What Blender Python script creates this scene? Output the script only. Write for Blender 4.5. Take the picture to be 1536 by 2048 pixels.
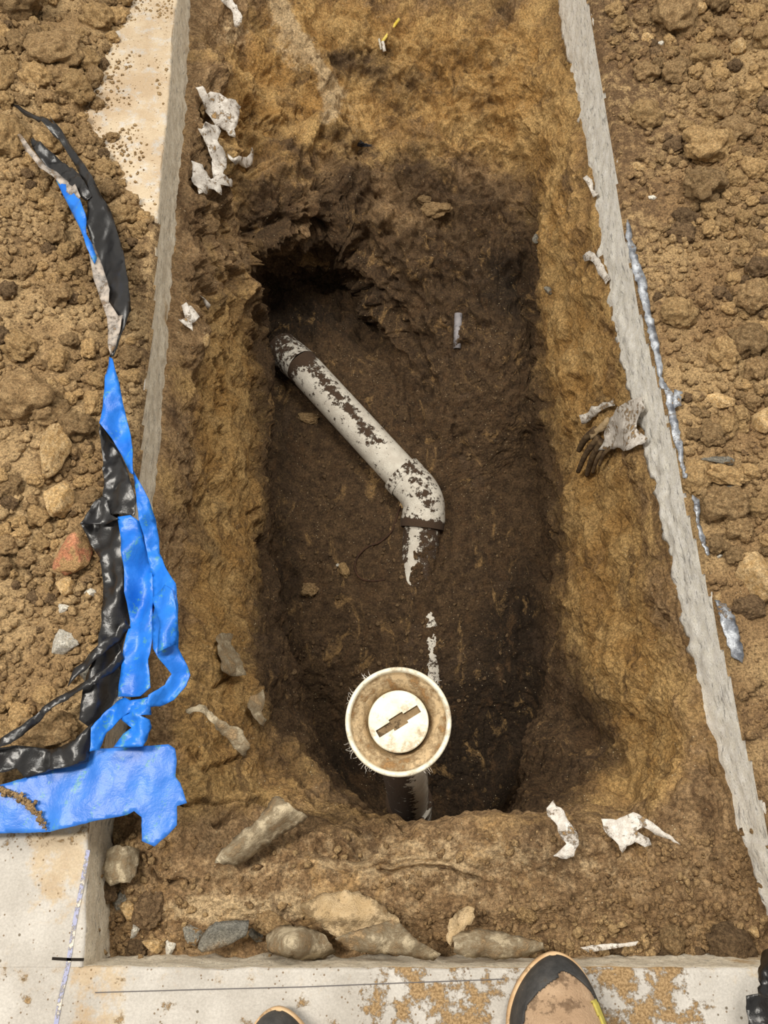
import bpy, bmesh, math, random
import numpy as np
from mathutils import Vector, Matrix, Euler
from mathutils.bvhtree import BVHTree

for o in list(bpy.data.objects): bpy.data.objects.remove(o)
S = bpy.context.scene
C = S.collection
random.seed(7)
RNG = np.random.default_rng(11)

# ------------------------------------------------------------ camera
CAM_H = 1.20
TILT = math.radians(23.6)            # from straight down
FPX = 1540.0
cam = bpy.data.cameras.new('camera')
cam.sensor_fit = 'VERTICAL'; cam.sensor_height = 36.0
cam.lens = 36.0 * FPX / 2048.0
cam.clip_start = 0.02
camo = bpy.data.objects.new('camera', cam); C.objects.link(camo)
camo.location = (0, 0, CAM_H); camo.rotation_euler = (TILT, 0, 0)
S.camera = camo

# ------------------------------------------------------------ light
S.view_settings.view_transform = 'Standard'
S.view_settings.look = 'None'
S.view_settings.gamma = 1.0
S.view_settings.use_curve_mapping = False
S.view_settings.exposure = 0.42
W = bpy.data.worlds.new('world'); S.world = W; W.use_nodes = True
W.node_tree.nodes['Background'].inputs[0].default_value = (1.0, 0.95, 0.88, 1)
W.node_tree.nodes['Background'].inputs[1].default_value = 0.36
def area(name, loc, size, power, col, target=(0, 0.7, 0)):
    l = bpy.data.lights.new(name, 'AREA'); l.shape = 'RECTANGLE'
    l.size, l.size_y = size; l.energy = power; l.color = col
    o = bpy.data.objects.new(name, l); C.objects.link(o); o.location = loc
    o.rotation_euler = (Vector(target) - Vector(loc)).to_track_quat('-Z', 'Y').to_euler()
    return o
area('ceiling_light', (0.75, 1.6, 2.9), (0.5, 1.3), 50, (1.0, 0.96, 0.88))
area('ceiling_light', (-1.3, 0.4, 3.0), (0.4, 1.3), 78, (1.0, 0.94, 0.84))

# ------------------------------------------------------------ numeric helpers
ct, st = math.cos(TILT), math.sin(TILT)
def ray(px, py):
    u = np.asarray(px, float) - 768.0; v = 1024.0 - np.asarray(py, float)
    # camera looks along -Z tilted forward by TILT
    return u, v * ct + FPX * st, v * st - FPX * ct
def P(px, py, z=0.0):
    dx, dy, dz = ray(px, py)
    t = (z - CAM_H) / dz
    return np.stack([dx * t, dy * t, np.zeros_like(dx * t) + z], -1)
def proj(p):
    p = np.asarray(p, float); x, y, z = p[..., 0], p[..., 1], p[..., 2] - CAM_H
    cz = y * st - z * ct; cy = y * ct + z * st
    return 768 + FPX * x / cz, 1024 - FPX * cy / cz

_perm = np.random.default_rng(3).permutation(256); _perm = np.concatenate([_perm, _perm, _perm])
_g = np.random.default_rng(5).normal(size=(256, 3)); _g /= np.linalg.norm(_g, axis=1)[:, None]
def pnoise(p):
    p = np.asarray(p, float); i = np.floor(p).astype(int); f = p - i; i &= 255
    w = f * f * f * (f * (f * 6 - 15) + 10)
    r = 0
    for a in (0, 1):
        wx = w[..., 0] if a else 1 - w[..., 0]
        for b in (0, 1):
            wy = w[..., 1] if b else 1 - w[..., 1]
            for c in (0, 1):
                wz = w[..., 2] if c else 1 - w[..., 2]
                h = _perm[_perm[_perm[(i[..., 0] + a) & 255] + ((i[..., 1] + b) & 255)] + ((i[..., 2] + c) & 255)]
                g = _g[h]
                d = g[..., 0] * (f[..., 0] - a) + g[..., 1] * (f[..., 1] - b) + g[..., 2] * (f[..., 2] - c)
                r = r + wx * wy * wz * d
    return r * 1.6
def fbm(p, scale, octs=4, gain=0.5, off=0.0):
    p = np.asarray(p, float) * scale + off; r = 0; a = 1.0
    for _ in range(octs):
        r = r + a * pnoise(p); p = p * 2.03 + 17.3; a *= gain
    return r
def ridge(p, scale, octs=3, off=0.0):
    p = np.asarray(p, float) * scale + off; r = 0; a = 1.0
    for _ in range(octs):
        r = r + a * (1 - 2 * np.abs(pnoise(p))); p = p * 2.1 + 9.1; a *= 0.5
    return r
def sstep(a, b, x):
    t = np.clip((np.asarray(x, float) - a) / (b - a), 0, 1); return t * t * (3 - 2 * t)
def polydist(px, py, pts):
    """distance to a polyline in 2D"""
    px = np.asarray(px, float); py = np.asarray(py, float); best = np.full(px.shape, 1e9)
    for (x0, y0), (x1, y1) in zip(pts[:-1], pts[1:]):
        dx, dy = x1 - x0, y1 - y0
        t = np.clip(((px - x0) * dx + (py - y0) * dy) / (dx * dx + dy * dy + 1e-9), 0, 1)
        best = np.minimum(best, np.hypot(px - x0 - t * dx, py - y0 - t * dy))
    return best
def inpoly(px, py, pts):
    px = np.asarray(px, float); py = np.asarray(py, float); ins = np.zeros(px.shape, bool)
    n = len(pts)
    for i in range(n):
        x0, y0 = pts[i]; x1, y1 = pts[(i + 1) % n]
        if y0 == y1: continue
        c = ((y0 > py) != (y1 > py)) & (px < (x1 - x0) * (py - y0) / (y1 - y0) + x0)
        ins ^= c
    return ins
def sdpoly(px, py, pts):
    """>0 inside"""
    d = polydist(px, py, list(pts) + [pts[0]])
    return np.where(inpoly(px, py, pts), d, -d)

# ------------------------------------------------------------ object helpers
def tag(o, label=None, cat=None, group=None, kind=None):
    if label: o['label'] = label
    if cat: o['category'] = cat
    if group: o['group'] = group
    if kind: o['kind'] = kind
    return o
def mesh_obj(name, verts, faces, mats, parent=None, smooth=True, midx=None):
    me = bpy.data.meshes.new(name)
    verts = np.asarray(verts, float).reshape(-1, 3)
    if isinstance(faces, np.ndarray):
        n, k = faces.shape
        me.vertices.add(len(verts)); me.vertices.foreach_set('co', verts.ravel())
        me.loops.add(n * k); me.loops.foreach_set('vertex_index', faces.ravel().astype(np.int32))
        me.polygons.add(n); me.polygons.foreach_set('loop_start', np.arange(0, n * k, k, dtype=np.int32))
        me.polygons.foreach_set('loop_total', np.full(n, k, dtype=np.int32))
        me.update(calc_edges=True)
    else:
        me.from_pydata([tuple(v) for v in verts], [], faces); me.update()
    for m in (mats if isinstance(mats, (list, tuple)) else [mats]): me.materials.append(m)
    if midx is not None: me.polygons.foreach_set('material_index', np.asarray(midx, dtype=np.int32))
    if smooth: me.polygons.foreach_set('use_smooth', np.ones(len(me.polygons), bool))
    me.validate()
    o = bpy.data.objects.new(name, me); C.objects.link(o); o.parent = parent
    return o
def bm_obj(name, bm, mats, parent=None, smooth=True):
    me = bpy.data.meshes.new(name); bm.to_mesh(me); bm.free()
    for m in (mats if isinstance(mats, (list, tuple)) else [mats]): me.materials.append(m)
    if smooth: me.polygons.foreach_set('use_smooth', np.ones(len(me.polygons), bool))
    o = bpy.data.objects.new(name, me); C.objects.link(o); o.parent = parent
    return o
def empty(name, loc, rot=(0, 0, 0)):
    o = bpy.data.objects.new(name, None); C.objects.link(o); o.location = loc; o.rotation_euler = rot
    o.empty_display_size = 0.05
    return o
def grid_faces(nr, nc, wrap=False):
    i = np.arange(nr - 1)[:, None]; j = np.arange(nc if wrap else nc - 1)[None, :]
    j2 = (j + 1) % nc
    return np.stack([i * nc + j, i * nc + j2, (i + 1) * nc + j2, (i + 1) * nc + j], -1).reshape(-1, 4)
def set_attr(o, name, vals):
    a = o.data.attributes.new(name, 'FLOAT', 'POINT'); a.data.foreach_set('value', np.asarray(vals, dtype=np.float32).ravel())
def lathe(profile, seg=64, cap_last=False, cap_first=False):
    """profile: list of (r, z) -> verts, faces"""
    V = []; F = []
    for r, z in profile:
        for k in range(seg):
            a = 2 * math.pi * k / seg; V.append((r * math.cos(a), r * math.sin(a), z))
    for i in range(len(profile) - 1):
        for k in range(seg):
            k2 = (k + 1) % seg
            F.append((i * seg + k, i * seg + k2, (i + 1) * seg + k2, (i + 1) * seg + k))
    if cap_last: F.append(tuple((len(profile) - 1) * seg + k for k in range(seg)))
    if cap_first: F.append(tuple(reversed(range(seg))))
    return V, F
def tube(name, pts, rad, mat, parent=None, seg=10, closed_ends=True):
    """pts world points, rad scalar or list"""
    pts = [Vector(p) for p in pts]; n = len(pts)
    rads = rad if isinstance(rad, (list, tuple)) else [rad] * n
    V = []; F = []; prev = None
    for i, p in enumerate(pts):
        t = (pts[min(i + 1, n - 1)] - pts[max(i - 1, 0)]).normalized()
        if prev is None:
            a = Vector((0, 0, 1)) if abs(t.z) < .9 else Vector((1, 0, 0)); nrm = t.cross(a).normalized()
        else:
            nrm = (prev - t * prev.dot(t)).normalized()
        prev = nrm; b = t.cross(nrm)
        for k in range(seg):
            an = 2 * math.pi * k / seg
            V.append(p + (nrm * math.cos(an) + b * math.sin(an)) * rads[i])
    for i in range(n - 1):
        for k in range(seg):
            k2 = (k + 1) % seg
            F.append((i * seg + k, i * seg + k2, (i + 1) * seg + k2, (i + 1) * seg + k))
    if closed_ends:
        F.append(tuple(reversed(range(seg)))); F.append(tuple((n - 1) * seg + k for k in range(seg)))
    return mesh_obj(name, [tuple(v) for v in V], F, mat, parent)

# ------------------------------------------------------------ material helpers
def srgb(r, g, b):
    def f(c):
        c /= 255.0
        return c / 12.92 if c <= .04045 else ((c + .055) / 1.055) ** 2.4
    return (f(r), f(g), f(b), 1)
class NT:
    def __init__(s, name, rough=0.9):
        s.m = bpy.data.materials.new(name); s.m.use_nodes = True
        s.t = s.m.node_tree; s.b = s.t.nodes['Principled BSDF']
        s.b.inputs['Roughness'].default_value = rough
        s.b.inputs['Specular IOR Level'].default_value = 0.25
        s.geo = s.t.nodes.new('ShaderNodeNewGeometry')
        s.tc = s.t.nodes.new('ShaderNodeTexCoord')
        s.pos = s.geo.outputs['Position']
    def L(s, a, b): s.t.links.new(a, b)
    def setin(s, inp, v):
        if hasattr(v, 'is_output') or isinstance(v, bpy.types.NodeSocket): s.L(v, inp)
        else: inp.default_value = v
    def noise(s, scale, detail=6, rough=.6, vec=None, dist=0.0):
        n = s.t.nodes.new('ShaderNodeTexNoise'); n.inputs['Scale'].default_value = scale
        n.inputs['Detail'].default_value = detail; n.inputs['Roughness'].default_value = rough
        n.inputs['Distortion'].default_value = dist
        s.L(vec if vec is not None else s.pos, n.inputs['Vector']); return n.outputs['Fac']
    def vor(s, scale, feat='F1', vec=None, out='Distance', rnd=1.0):
        n = s.t.nodes.new('ShaderNodeTexVoronoi'); n.feature = feat; n.inputs['Scale'].default_value = scale
        n.inputs['Randomness'].default_value = rnd
        s.L(vec if vec is not None else s.pos, n.inputs['Vector']); return n.outputs[out]
    def mapr(s, v, a, b, c=0.0, d=1.0):
        n = s.t.nodes.new('ShaderNodeMapRange'); n.interpolation_type = 'SMOOTHSTEP'
        s.L(v, n.inputs['Value'])
        n.inputs['From Min'].default_value = a; n.inputs['From Max'].default_value = b
        n.inputs['To Min'].default_value = c; n.inputs['To Max'].default_value = d; return n.outputs['Result']
    def math(s, op, a, b=0.0):
        n = s.t.nodes.new('ShaderNodeMath'); n.operation = op
        s.setin(n.inputs[0], a); s.setin(n.inputs[1], b); return n.outputs[0]
    def mix(s, f, a, b, mode='MIX'):
        n = s.t.nodes.new('ShaderNodeMix'); n.data_type = 'RGBA'; n.blend_type = mode
        s.setin(n.inputs[0], f); s.setin(n.inputs[6], a); s.setin(n.inputs[7], b); return n.outputs[2]
    def attr(s, name):
        n = s.t.nodes.new('ShaderNodeAttribute'); n.attribute_name = name; return n.outputs['Fac']
    def vmap(s, vec, scale=(1, 1, 1), rot=(0, 0, 0)):
        n = s.t.nodes.new('ShaderNodeMapping'); s.L(vec, n.inputs['Vector'])
        n.inputs['Scale'].default_value = scale; n.inputs['Rotation'].default_value = rot; return n.outputs[0]
    def bump(s, h, dist, strength=1.0, prev=None):
        n = s.t.nodes.new('ShaderNodeBump'); n.inputs['Distance'].default_value = dist
        n.inputs['Strength'].default_value = strength; s.L(h, n.inputs['Height'])
        if prev is not None: s.L(prev, n.inputs['Normal'])
        return n.outputs['Normal']
    def done(s, col, normal=None, rough=None):
        s.setin(s.b.inputs['Base Color'], col)
        if normal is not None: s.L(normal, s.b.inputs['Normal'])
        if rough is not None: s.setin(s.b.inputs['Roughness'], rough)
        return s.m

def rnd(s, amt=0.25):
    """per-object brightness wobble"""
    n = s.t.nodes.new('ShaderNodeObjectInfo')
    return s.mapr(n.outputs['Random'], 0, 1, 1 - amt, 1 + amt)

def earth_mat():
    s = NT('pit_soil', .92)
    n1 = s.noise(9, 8, .65, dist=.4); n2 = s.noise(38, 8, .7); n3 = s.noise(190, 5, .75)
    ochre = s.mix(s.mapr(n1, .38, .62), srgb(176, 136, 80), srgb(202, 166, 110))
    loam = s.mix(s.mapr(n2, .35, .65), srgb(132, 104, 72), srgb(174, 144, 106))
    dark = s.mix(s.mapr(n2, .35, .65), srgb(70, 54, 38), srgb(104, 82, 58))
    a = s.attr('ochre'); d = s.attr('dark_soil'); p = s.attr('pale')
    aa = s.mapr(s.math('ADD', a, s.math('MULTIPLY', s.math('SUBTRACT', n1, .5), 1.5)), .25, .75)
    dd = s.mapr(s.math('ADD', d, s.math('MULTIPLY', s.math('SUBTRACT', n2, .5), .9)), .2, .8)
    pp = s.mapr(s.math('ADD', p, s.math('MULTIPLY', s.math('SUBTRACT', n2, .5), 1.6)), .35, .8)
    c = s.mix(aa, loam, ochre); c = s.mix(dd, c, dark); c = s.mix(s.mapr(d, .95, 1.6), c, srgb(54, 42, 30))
    c = s.mix(pp, c, srgb(205, 178, 138))
    # smears of other strata and dark pores
    sm = s.noise(14, 9, .7, vec=s.vmap(s.pos, (1.0, .45, 1.6)), dist=1.2)
    c = s.mix(s.mapr(sm, .52, .64, 0, .7), c, srgb(98, 74, 50))
    c = s.mix(s.mapr(sm, .44, .33, 0, .5), c, srgb(190, 152, 100))
    c = s.mix(s.mapr(s.noise(5.5, 8, .7, dist=.8), .56, .68, 0, .55), c, srgb(96, 78, 62))
    fine = s.mapr(n3, .32, .68, .5, 1.45)
    c = s.mix(1.0, c, fine, 'MULTIPLY')
    v = s.vor(210); vs = s.vor(60, out='Color')
    grain = s.math('MULTIPLY', s.mapr(v, .16, .10), s.mapr(vs, .62, .66))
    v2 = s.vor(95)
    c = s.mix(s.math('MULTIPLY', s.mapr(v2, .13, .08), s.mapr(s.noise(22, 2), .52, .56)), c, srgb(214, 196, 160))
    c = s.mix(s.math('MULTIPLY', grain, .7), c, srgb(200, 170, 120))
    h = s.math('ADD', s.math('MULTIPLY', n2, .8), s.math('MULTIPLY', n3, .5))
    nb = s.bump(h, .009, .8); nb = s.bump(s.noise(420, 3, .7), .0032, 1.0, nb)
    pit = s.mapr(s.vor(42), .05, .28)
    nb = s.bump(pit, .004, .6, nb)
    return s.done(c, nb)
def heap_mat(name, A, B, Dk):
    s = NT(name, .95)
    n1 = s.noise(7, 6, .6); n2 = s.noise(55, 7, .7); n3 = s.noise(260, 5, .8)
    c = s.mix(s.mapr(n1, .4, .6), A, B)
    c = s.mix(s.mapr(s.math('ADD', n2, s.attr('dark')), .55, .75), c, Dk)
    c = s.mix(1.0, c, s.mapr(n3, .32, .68, .5, 1.45), 'MULTIPLY')
    v = s.vor(150)
    c = s.mix(s.math('MULTIPLY', s.mapr(v, .14, .08), s.mapr(s.noise(30, 2), .5, .56)), c, srgb(222, 200, 158))
    h = s.math('ADD', n2, s.math('MULTIPLY', n3, .5))
    nb = s.bump(h, .012, .9); nb = s.bump(s.mapr(s.vor(170), .0, .6), .003, .8, nb)
    return s.done(c, nb)
def clod_mat(name, A, B, sc=1.0, dirt=None, bump=.006, dth=.52):
    s = NT(name, .95); op = s.tc.outputs['Object']
    n1 = s.noise(2.6 * sc, 8, .72, vec=op); n3 = s.noise(260, 5, .8, vec=s.pos)
    c = s.mix(s.mapr(n1, .38, .62), A, B)
    if dirt: c = s.mix(s.mapr(s.noise(1.7, 9, .7, vec=op), dth, dth + .07), c, dirt)
    c = s.mix(1.0, c, s.mapr(n3, .32, .68, .52, 1.42), 'MULTIPLY')
    c = s.mix(1.0, c, rnd(s, .18), 'MULTIPLY')
    nb = s.bump(s.math('ADD', n1, s.math('MULTIPLY', n3, .6)), bump, .9)
    nb = s.bump(s.noise(480, 3, .7), .0030, 1.0, nb)
    return s.done(c, nb)
def concrete_top():
    s = NT('concrete_top', .8)
    n1 = s.noise(6, 8, .65); n2 = s.noise(30, 8, .7); n3 = s.noise(300, 4, .7)
    c = s.mix(s.mapr(n1, .35, .65), srgb(172, 166, 157), srgb(198, 193, 185))
    # sandy dust and caked mud, placed by the 'sand' attribute
    dust = s.mapr(s.math('ADD', s.attr('sand'), s.math('MULTIPLY', s.math('SUBTRACT', n2, .5), 2.8)), .35, .85)
    c = s.mix(s.math('MULTIPLY', dust, .7), c, s.mix(s.mapr(n1, .4, .6), srgb(176, 148, 110), srgb(194, 173, 138)))
    mud = s.mapr(s.math('ADD', s.attr('mud'), s.math('MULTIPLY', s.math('SUBTRACT', n2, .5), 2.6)), .5, .68)
    c = s.mix(mud, c, s.mix(s.mapr(n3, .4, .6), srgb(134, 108, 74), srgb(168, 140, 102)))
    v = s.vor(120)
    pep = s.math('MULTIPLY', s.mapr(v, .2, .12), s.mapr(s.noise(18, 3), .47, .55))
    c = s.mix(s.math('MULTIPLY', pep, .8), c, srgb(110, 86, 56))
    pep2 = s.math('MULTIPLY', s.mapr(s.vor(55), .12, .08), s.mapr(s.noise(9, 3), .5, .55))
    c = s.mix(s.math('MULTIPLY', pep2, .85), c, srgb(96, 84, 66))
    c = s.mix(1.0, c, s.mapr(n3, .3, .7, .88, 1.08), 'MULTIPLY')
    nb = s.bump(s.math('ADD', n2, s.math('MULTIPLY', mud, .5)), .003, .7); nb = s.bump(n3, .0008, .6, nb)
    return s.done(c, nb)
def concrete_cut(name, A, B, ag):
    s = NT(name, .85)
    n1 = s.noise(8, 6, .6); n2 = s.noise(60, 7, .7); n3 = s.noise(350, 4, .7)
    c = s.mix(s.mapr(n2, .35, .65), A, B)
    vo = s.vmap(s.pos, (1, .45, 1))
    vo = s.vmap(s.pos, (1, .28, 1))
    st_ = s.mapr(s.noise(120, 5, .7, vec=vo, dist=.4), .54, .66)
    c = s.mix(s.math('MULTIPLY', st_, .8), c, ag)
    c = s.mix(s.math('MULTIPLY', s.mapr(s.vor(160), .14, .1), s.mapr(n2, .5, .55)), c, srgb(96, 90, 80))
    c = s.mix(s.mapr(s.math('ADD', n1, s.attr('mud')), .64, .76), c, srgb(176, 146, 104))
    c = s.mix(1.0, c, s.mapr(n3, .3, .7, .82, 1.12), 'MULTIPLY')
    nb = s.bump(s.math('SUBTRACT', n2, s.math('MULTIPLY', st_, .2)), .003, .7); nb = s.bump(n3, .001, .7, nb)
    return s.done(c, nb)
def plain(name, col, rough=.6, col2=None, nscale=40, spec=.3, dirt=None, dt=(.5, .6), bump=.001, dscale=30, metal=0, attr=None):
    s = NT(name, rough); s.b.inputs['Specular IOR Level'].default_value = spec; s.b.inputs['Metallic'].default_value = metal
    n = s.noise(nscale, 6, .65); n3 = s.noise(400, 3, .7)
    c = s.mix(s.mapr(n, .35, .65), col, col2 or col)
    if dirt:
        m = s.noise(dscale, 9, .75)
        if attr: m = s.math('ADD', m, s.attr(attr))
        m = s.mapr(m, dt[0], dt[1])
        c = s.mix(m, c, s.mix(s.mapr(n3, .35, .65), dirt, tuple(x * 1.5 for x in dirt[:3]) + (1,)))
        r = s.mix(m, (rough,) * 3 + (1,), (.95,) * 3 + (1,))
        nb = s.bump(s.math('ADD', n3, s.math('MULTIPLY', m, 1.5)), bump, .8)
        return s.done(c, nb, r)
    return s.done(c, s.bump(n3, bump, .5))

M = {}
M['earth'] = earth_mat()
M['heapL'] = heap_mat('spoil_soil', srgb(170, 139, 98), srgb(200, 169, 124), srgb(120, 96, 68))
M['heapR'] = heap_mat('spoil_soil', srgb(166, 134, 94), srgb(196, 164, 118), srgb(122, 96, 68))
M['clodA'] = clod_mat('clod_tan', srgb(176, 142, 96), srgb(208, 174, 124), bump=.010)
M['clodB'] = clod_mat('clod_brown', srgb(146, 117, 80), srgb(182, 152, 110), bump=.010)
M['clodC'] = clod_mat('clod_dark', srgb(108, 86, 62), srgb(146, 120, 88), bump=.010)
M['stone'] = clod_mat('stone_buff', srgb(192, 156, 104), srgb(216, 186, 140), dirt=srgb(164, 130, 84), bump=.003, dth=.56)
M['grey'] = clod_mat('stone_grey', srgb(122, 120, 112), srgb(160, 154, 140), dirt=srgb(140, 112, 76), bump=.003)
M['white'] = clod_mat('concrete_chip', srgb(226, 218, 200), srgb(240, 236, 226), dirt=srgb(196, 168, 124), bump=.003, dth=.6)
M['red'] = clod_mat('brick_red', srgb(190, 126, 92), srgb(206, 148, 114), dirt=srgb(184, 148, 102), bump=.002, dth=.47)
M['ctop'] = concrete_top()
M['ccutL'] = concrete_cut('concrete_cut_grey', srgb(206, 194, 172), srgb(226, 216, 196), srgb(150, 145, 136))
M['ccutR'] = concrete_cut('concrete_cut_white', srgb(240, 236, 224), srgb(250, 248, 242), srgb(150, 148, 146))
M['black'] = plain('black_plastic', srgb(26, 26, 27), .26, srgb(34, 33, 33), spec=.7, dirt=srgb(84, 72, 56), dt=(.66, .8), bump=.0005)
def blue_mat(name, c1, c2):
    s = NT(name, .38); s.b.inputs['Specular IOR Level'].default_value = .45
    n = s.noise(16, 5, .6); c = s.mix(s.mapr(n, .35, .65), c1, c2)
    # faint green print in rows of short dashes
    v = s.vmap(s.pos, (16, 30, 4), (0, 0, .2))
    w = s.t.nodes.new('ShaderNodeTexWave'); w.inputs['Scale'].default_value = .45; w.bands_direction = 'X'
    s.L(v, w.inputs['Vector'])
    m = s.math('MULTIPLY', s.mapr(w.outputs['Fac'], .82, .95), s.mapr(s.noise(90, 4, .8), .52, .6))
    c = s.mix(s.math('MULTIPLY', m, .55), c, srgb(86, 150, 110))
    c = s.mix(s.mapr(s.noise(24, 9, .8), .66, .8), c, srgb(150, 150, 140))
    nb = s.bump(s.noise(60, 5, .6), .0018, .8)
    return s.done(c, nb)
M['blue'] = blue_mat('blue_film', srgb(18, 96, 190), srgb(32, 116, 214))
M['blue2'] = blue_mat('blue_film_pale', srgb(46, 106, 194), srgb(56, 120, 208))
M['greyfilm'] = plain('dusty_grey_film', srgb(176, 164, 152), .45, srgb(120, 116, 112), nscale=60, dirt=srgb(130, 108, 84), dt=(.52, .62))
M['silver'] = plain('silver_film', srgb(96, 100, 108), .3, srgb(168, 172, 178), nscale=50, spec=.7, dirt=srgb(140, 114, 80), dt=(.56, .64), metal=.35)
M['membrane'] = plain('torn_membrane', srgb(204, 195, 184), .6, srgb(236, 230, 221), nscale=90, dirt=srgb(158, 128, 88), dt=(.54, .62), dscale=38, bump=.003)
M['muddycloth'] = plain('muddy_sheet', srgb(176, 160, 132), .8, srgb(206, 190, 160), dirt=srgb(152, 128, 96), dt=(.44, .62), dscale=26, bump=.004)
M['claycloth'] = plain('clay_caked_sheet', srgb(196, 168, 126), .9, srgb(216, 190, 150), dirt=srgb(140, 112, 76), dt=(.50, .66), dscale=22, bump=.006)
M['pvc'] = plain('grey_white_pvc', srgb(214, 206, 192), .42, srgb(232, 226, 212), spec=.5, dirt=srgb(66, 50, 36), dt=(.52, .56), dscale=55, bump=.004, attr='mud')
M['pvc_clean'] = plain('dusty_white_pvc', srgb(222, 213, 188), .5, srgb(238, 231, 210), spec=.4, dirt=srgb(160, 130, 92), dt=(.50, .74), dscale=35, bump=.001)
M['pvc_dirty'] = plain('sand_dusted_pvc', srgb(190, 164, 126), .75, srgb(214, 192, 154), dirt=srgb(134, 104, 68), dt=(.44, .62), dscale=40, bump=.0015)
M['slotdirt'] = plain('slot_dirt', srgb(116, 96, 70), .95, srgb(142, 120, 90), dirt=srgb(90, 72, 50), bump=.002)
M['conduit'] = plain('grey_conduit', srgb(128, 126, 130), .5, srgb(150, 146, 148), dirt=srgb(84, 66, 48), dt=(.55, .62))
M['hole'] = plain('hollow_shade', srgb(30, 24, 18), .95)  # flat dark colour painted for the shaded inside of openings
M['root'] = plain('root_bark', srgb(112, 92, 66), .9, srgb(70, 54, 38), nscale=80, bump=.003)
M['rootdark'] = plain('root_dark', srgb(78, 54, 38), .9, srgb(54, 38, 28), nscale=80, bump=.002)
M['yellow'] = plain('yellow_wood', srgb(206, 178, 60), .6, srgb(228, 206, 110))
M['char'] = plain('charred', srgb(30, 30, 34), .5, srgb(52, 54, 62), nscale=90)
M['leather'] = plain('tan_suede', srgb(166, 138, 110), .85, srgb(196, 168, 138), nscale=14, dirt=srgb(132, 104, 78), dt=(.52, .68), dscale=26, bump=.003)
M['rubber'] = plain('black_rubber', srgb(48, 48, 48), .6, srgb(72, 70, 68), nscale=30, dirt=srgb(120, 104, 86), dt=(.58, .72))
M['midsole'] = plain('tan_midsole', srgb(196, 160, 118), .7, srgb(214, 182, 142), dirt=srgb(140, 112, 80), dt=(.55, .7))
M['yellowrub'] = plain('yellow_stitching_strip', srgb(196, 184, 88), .7, srgb(170, 156, 80))
M['lace'] = plain('brown_lace', srgb(96, 74, 52), .9, srgb(124, 98, 70), nscale=200)
M['pencil'] = plain('pencil_mark', srgb(96, 92, 92), .9)
M['chalk'] = plain('blue_chalk', srgb(158, 162, 194), .95, srgb(186, 184, 196), nscale=60, dirt=srgb(188, 180, 168), dt=(.48, .56), dscale=60)

# ------------------------------------------------------------ concrete slab with the cut opening
TH = 0.12
Lpx = [(360, -400), (357, -120), (352, 0), (341, 140), (328, 300), (315, 420), (304, 560), (300, 640), (294, 700), (277, 880), (268, 960),
       (240, 1200), (210, 1400), (178, 1650), (170, 1800), (167, 1934)]
Rpx = [(1090, -500), (1152, -120), (1180, 0), (1197, 90), (1225, 260), (1245, 400), (1266, 520), (1292, 640), (1331, 790), (1372, 960), (1402, 1090),
       (1428, 1200), (1473, 1370), (1494, 1460), (1540, 1640), (1590, 1800), (1630, 1934)]
Lw = P(*np.array(Lpx, float).T)[:, :2]; Rw = P(*np.array(Rpx, float).T)[:, :2]
YN = float(P(900, 1934)[1])
def xl(y): return np.interp(y, Lw[::-1, 1], Lw[::-1, 0])
def xr(y): return np.interp(y, Rw[::-1, 1], Rw[::-1, 0])

def slab(name, edge, outdir, width, cutmat, bevw=None, seed=0.0, rough=0.004, nout=140, th=None):
    """edge: N x 2 top-edge line, outdir: unit vector away from the opening"""
    N = len(edge); outdir = np.array(outdir, float)
    bev = 0.006
    if th is None: th = np.full(N, TH)
    if bevw is None: bevw = np.ones(N)
    cols = []
    ts = np.linspace(1, 0, nout) ** 1.6
    for t in ts[:-1]:
        cols.append(np.c_[edge + outdir * (width * t + bev * bevw[:, None]), np.zeros(N)])
    for k in range(5):
        a = k / 4 * math.pi / 2
        cols.append(np.c_[edge + outdir * ((bev - bev * math.sin(a)) * bevw[:, None]), -(bev - bev * math.cos(a)) * bevw])
    nd = 16; c0 = len(cols)
    for k in range(1, nd + 1):
        z = -bev - (th - bev) * k / nd
        cols.append(np.c_[edge, z])
    cols.append(np.c_[edge + outdir * width, -th])
    V = np.stack(cols, 1)
    p = V.reshape(-1, 3).copy()
    face = np.zeros(V.shape[:2]); face[:, c0 - 3:-1] = 1
    n = fbm(p, 26, 5, .55, seed).reshape(V.shape[:2])
    low = fbm(p, 5, 3, .5, seed + 4).reshape(V.shape[:2])
    lower = np.clip(-V[..., 2] / th[:, None], 0, 1)
    disp = face * (n * rough * (.35 + 1.0 * lower ** 2) + low * .003)
    V[..., :2] += outdir * disp[..., None] * bevw[:, None, None]
    V[..., 2] += (1 - face) * (n * .0007) - face * lower * 0
    bot = n[:, -2] * .007; V[:, -2, 2] += bot
    nr, nc = V.shape[:2]
    F = grid_faces(nr, nc)
    mi = np.tile((np.arange(nc - 1) >= c0 - 2).astype(int), nr - 1)
    o = mesh_obj(name, V.reshape(-1, 3), F, [M['ctop'], cutmat], smooth=True, midx=mi)
    tag(o, kind='structure')
    return o, V
ys = np.linspace(3.2, YN, 620)
oL, VL = slab('floor_left', np.c_[xl(ys), ys], (-1, 0), 1.6, M['ccutL'], seed=3, th=np.full(len(ys), .132))
oR, VR = slab('floor_right', np.c_[xr(ys), ys], (1, 0), 1.6, M['ccutR'], seed=8, rough=.006, th=np.interp(ys, [YN, .15, .75, 1.1, 1.6], [.125, .14, .14, .175, .205]))
xs = np.linspace(-2.0, 2.2, 700)
xc = float(xl(YN)); xcr = float(xr(YN))
oN, VN = slab('floor_near', np.c_[xs, np.full_like(xs, YN)], (0, -1), 0.9, M['ccutL'],
              bevw=np.where((xs > xc - .003) & (xs < xcr), 1.0, 0.0), seed=15)
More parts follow.
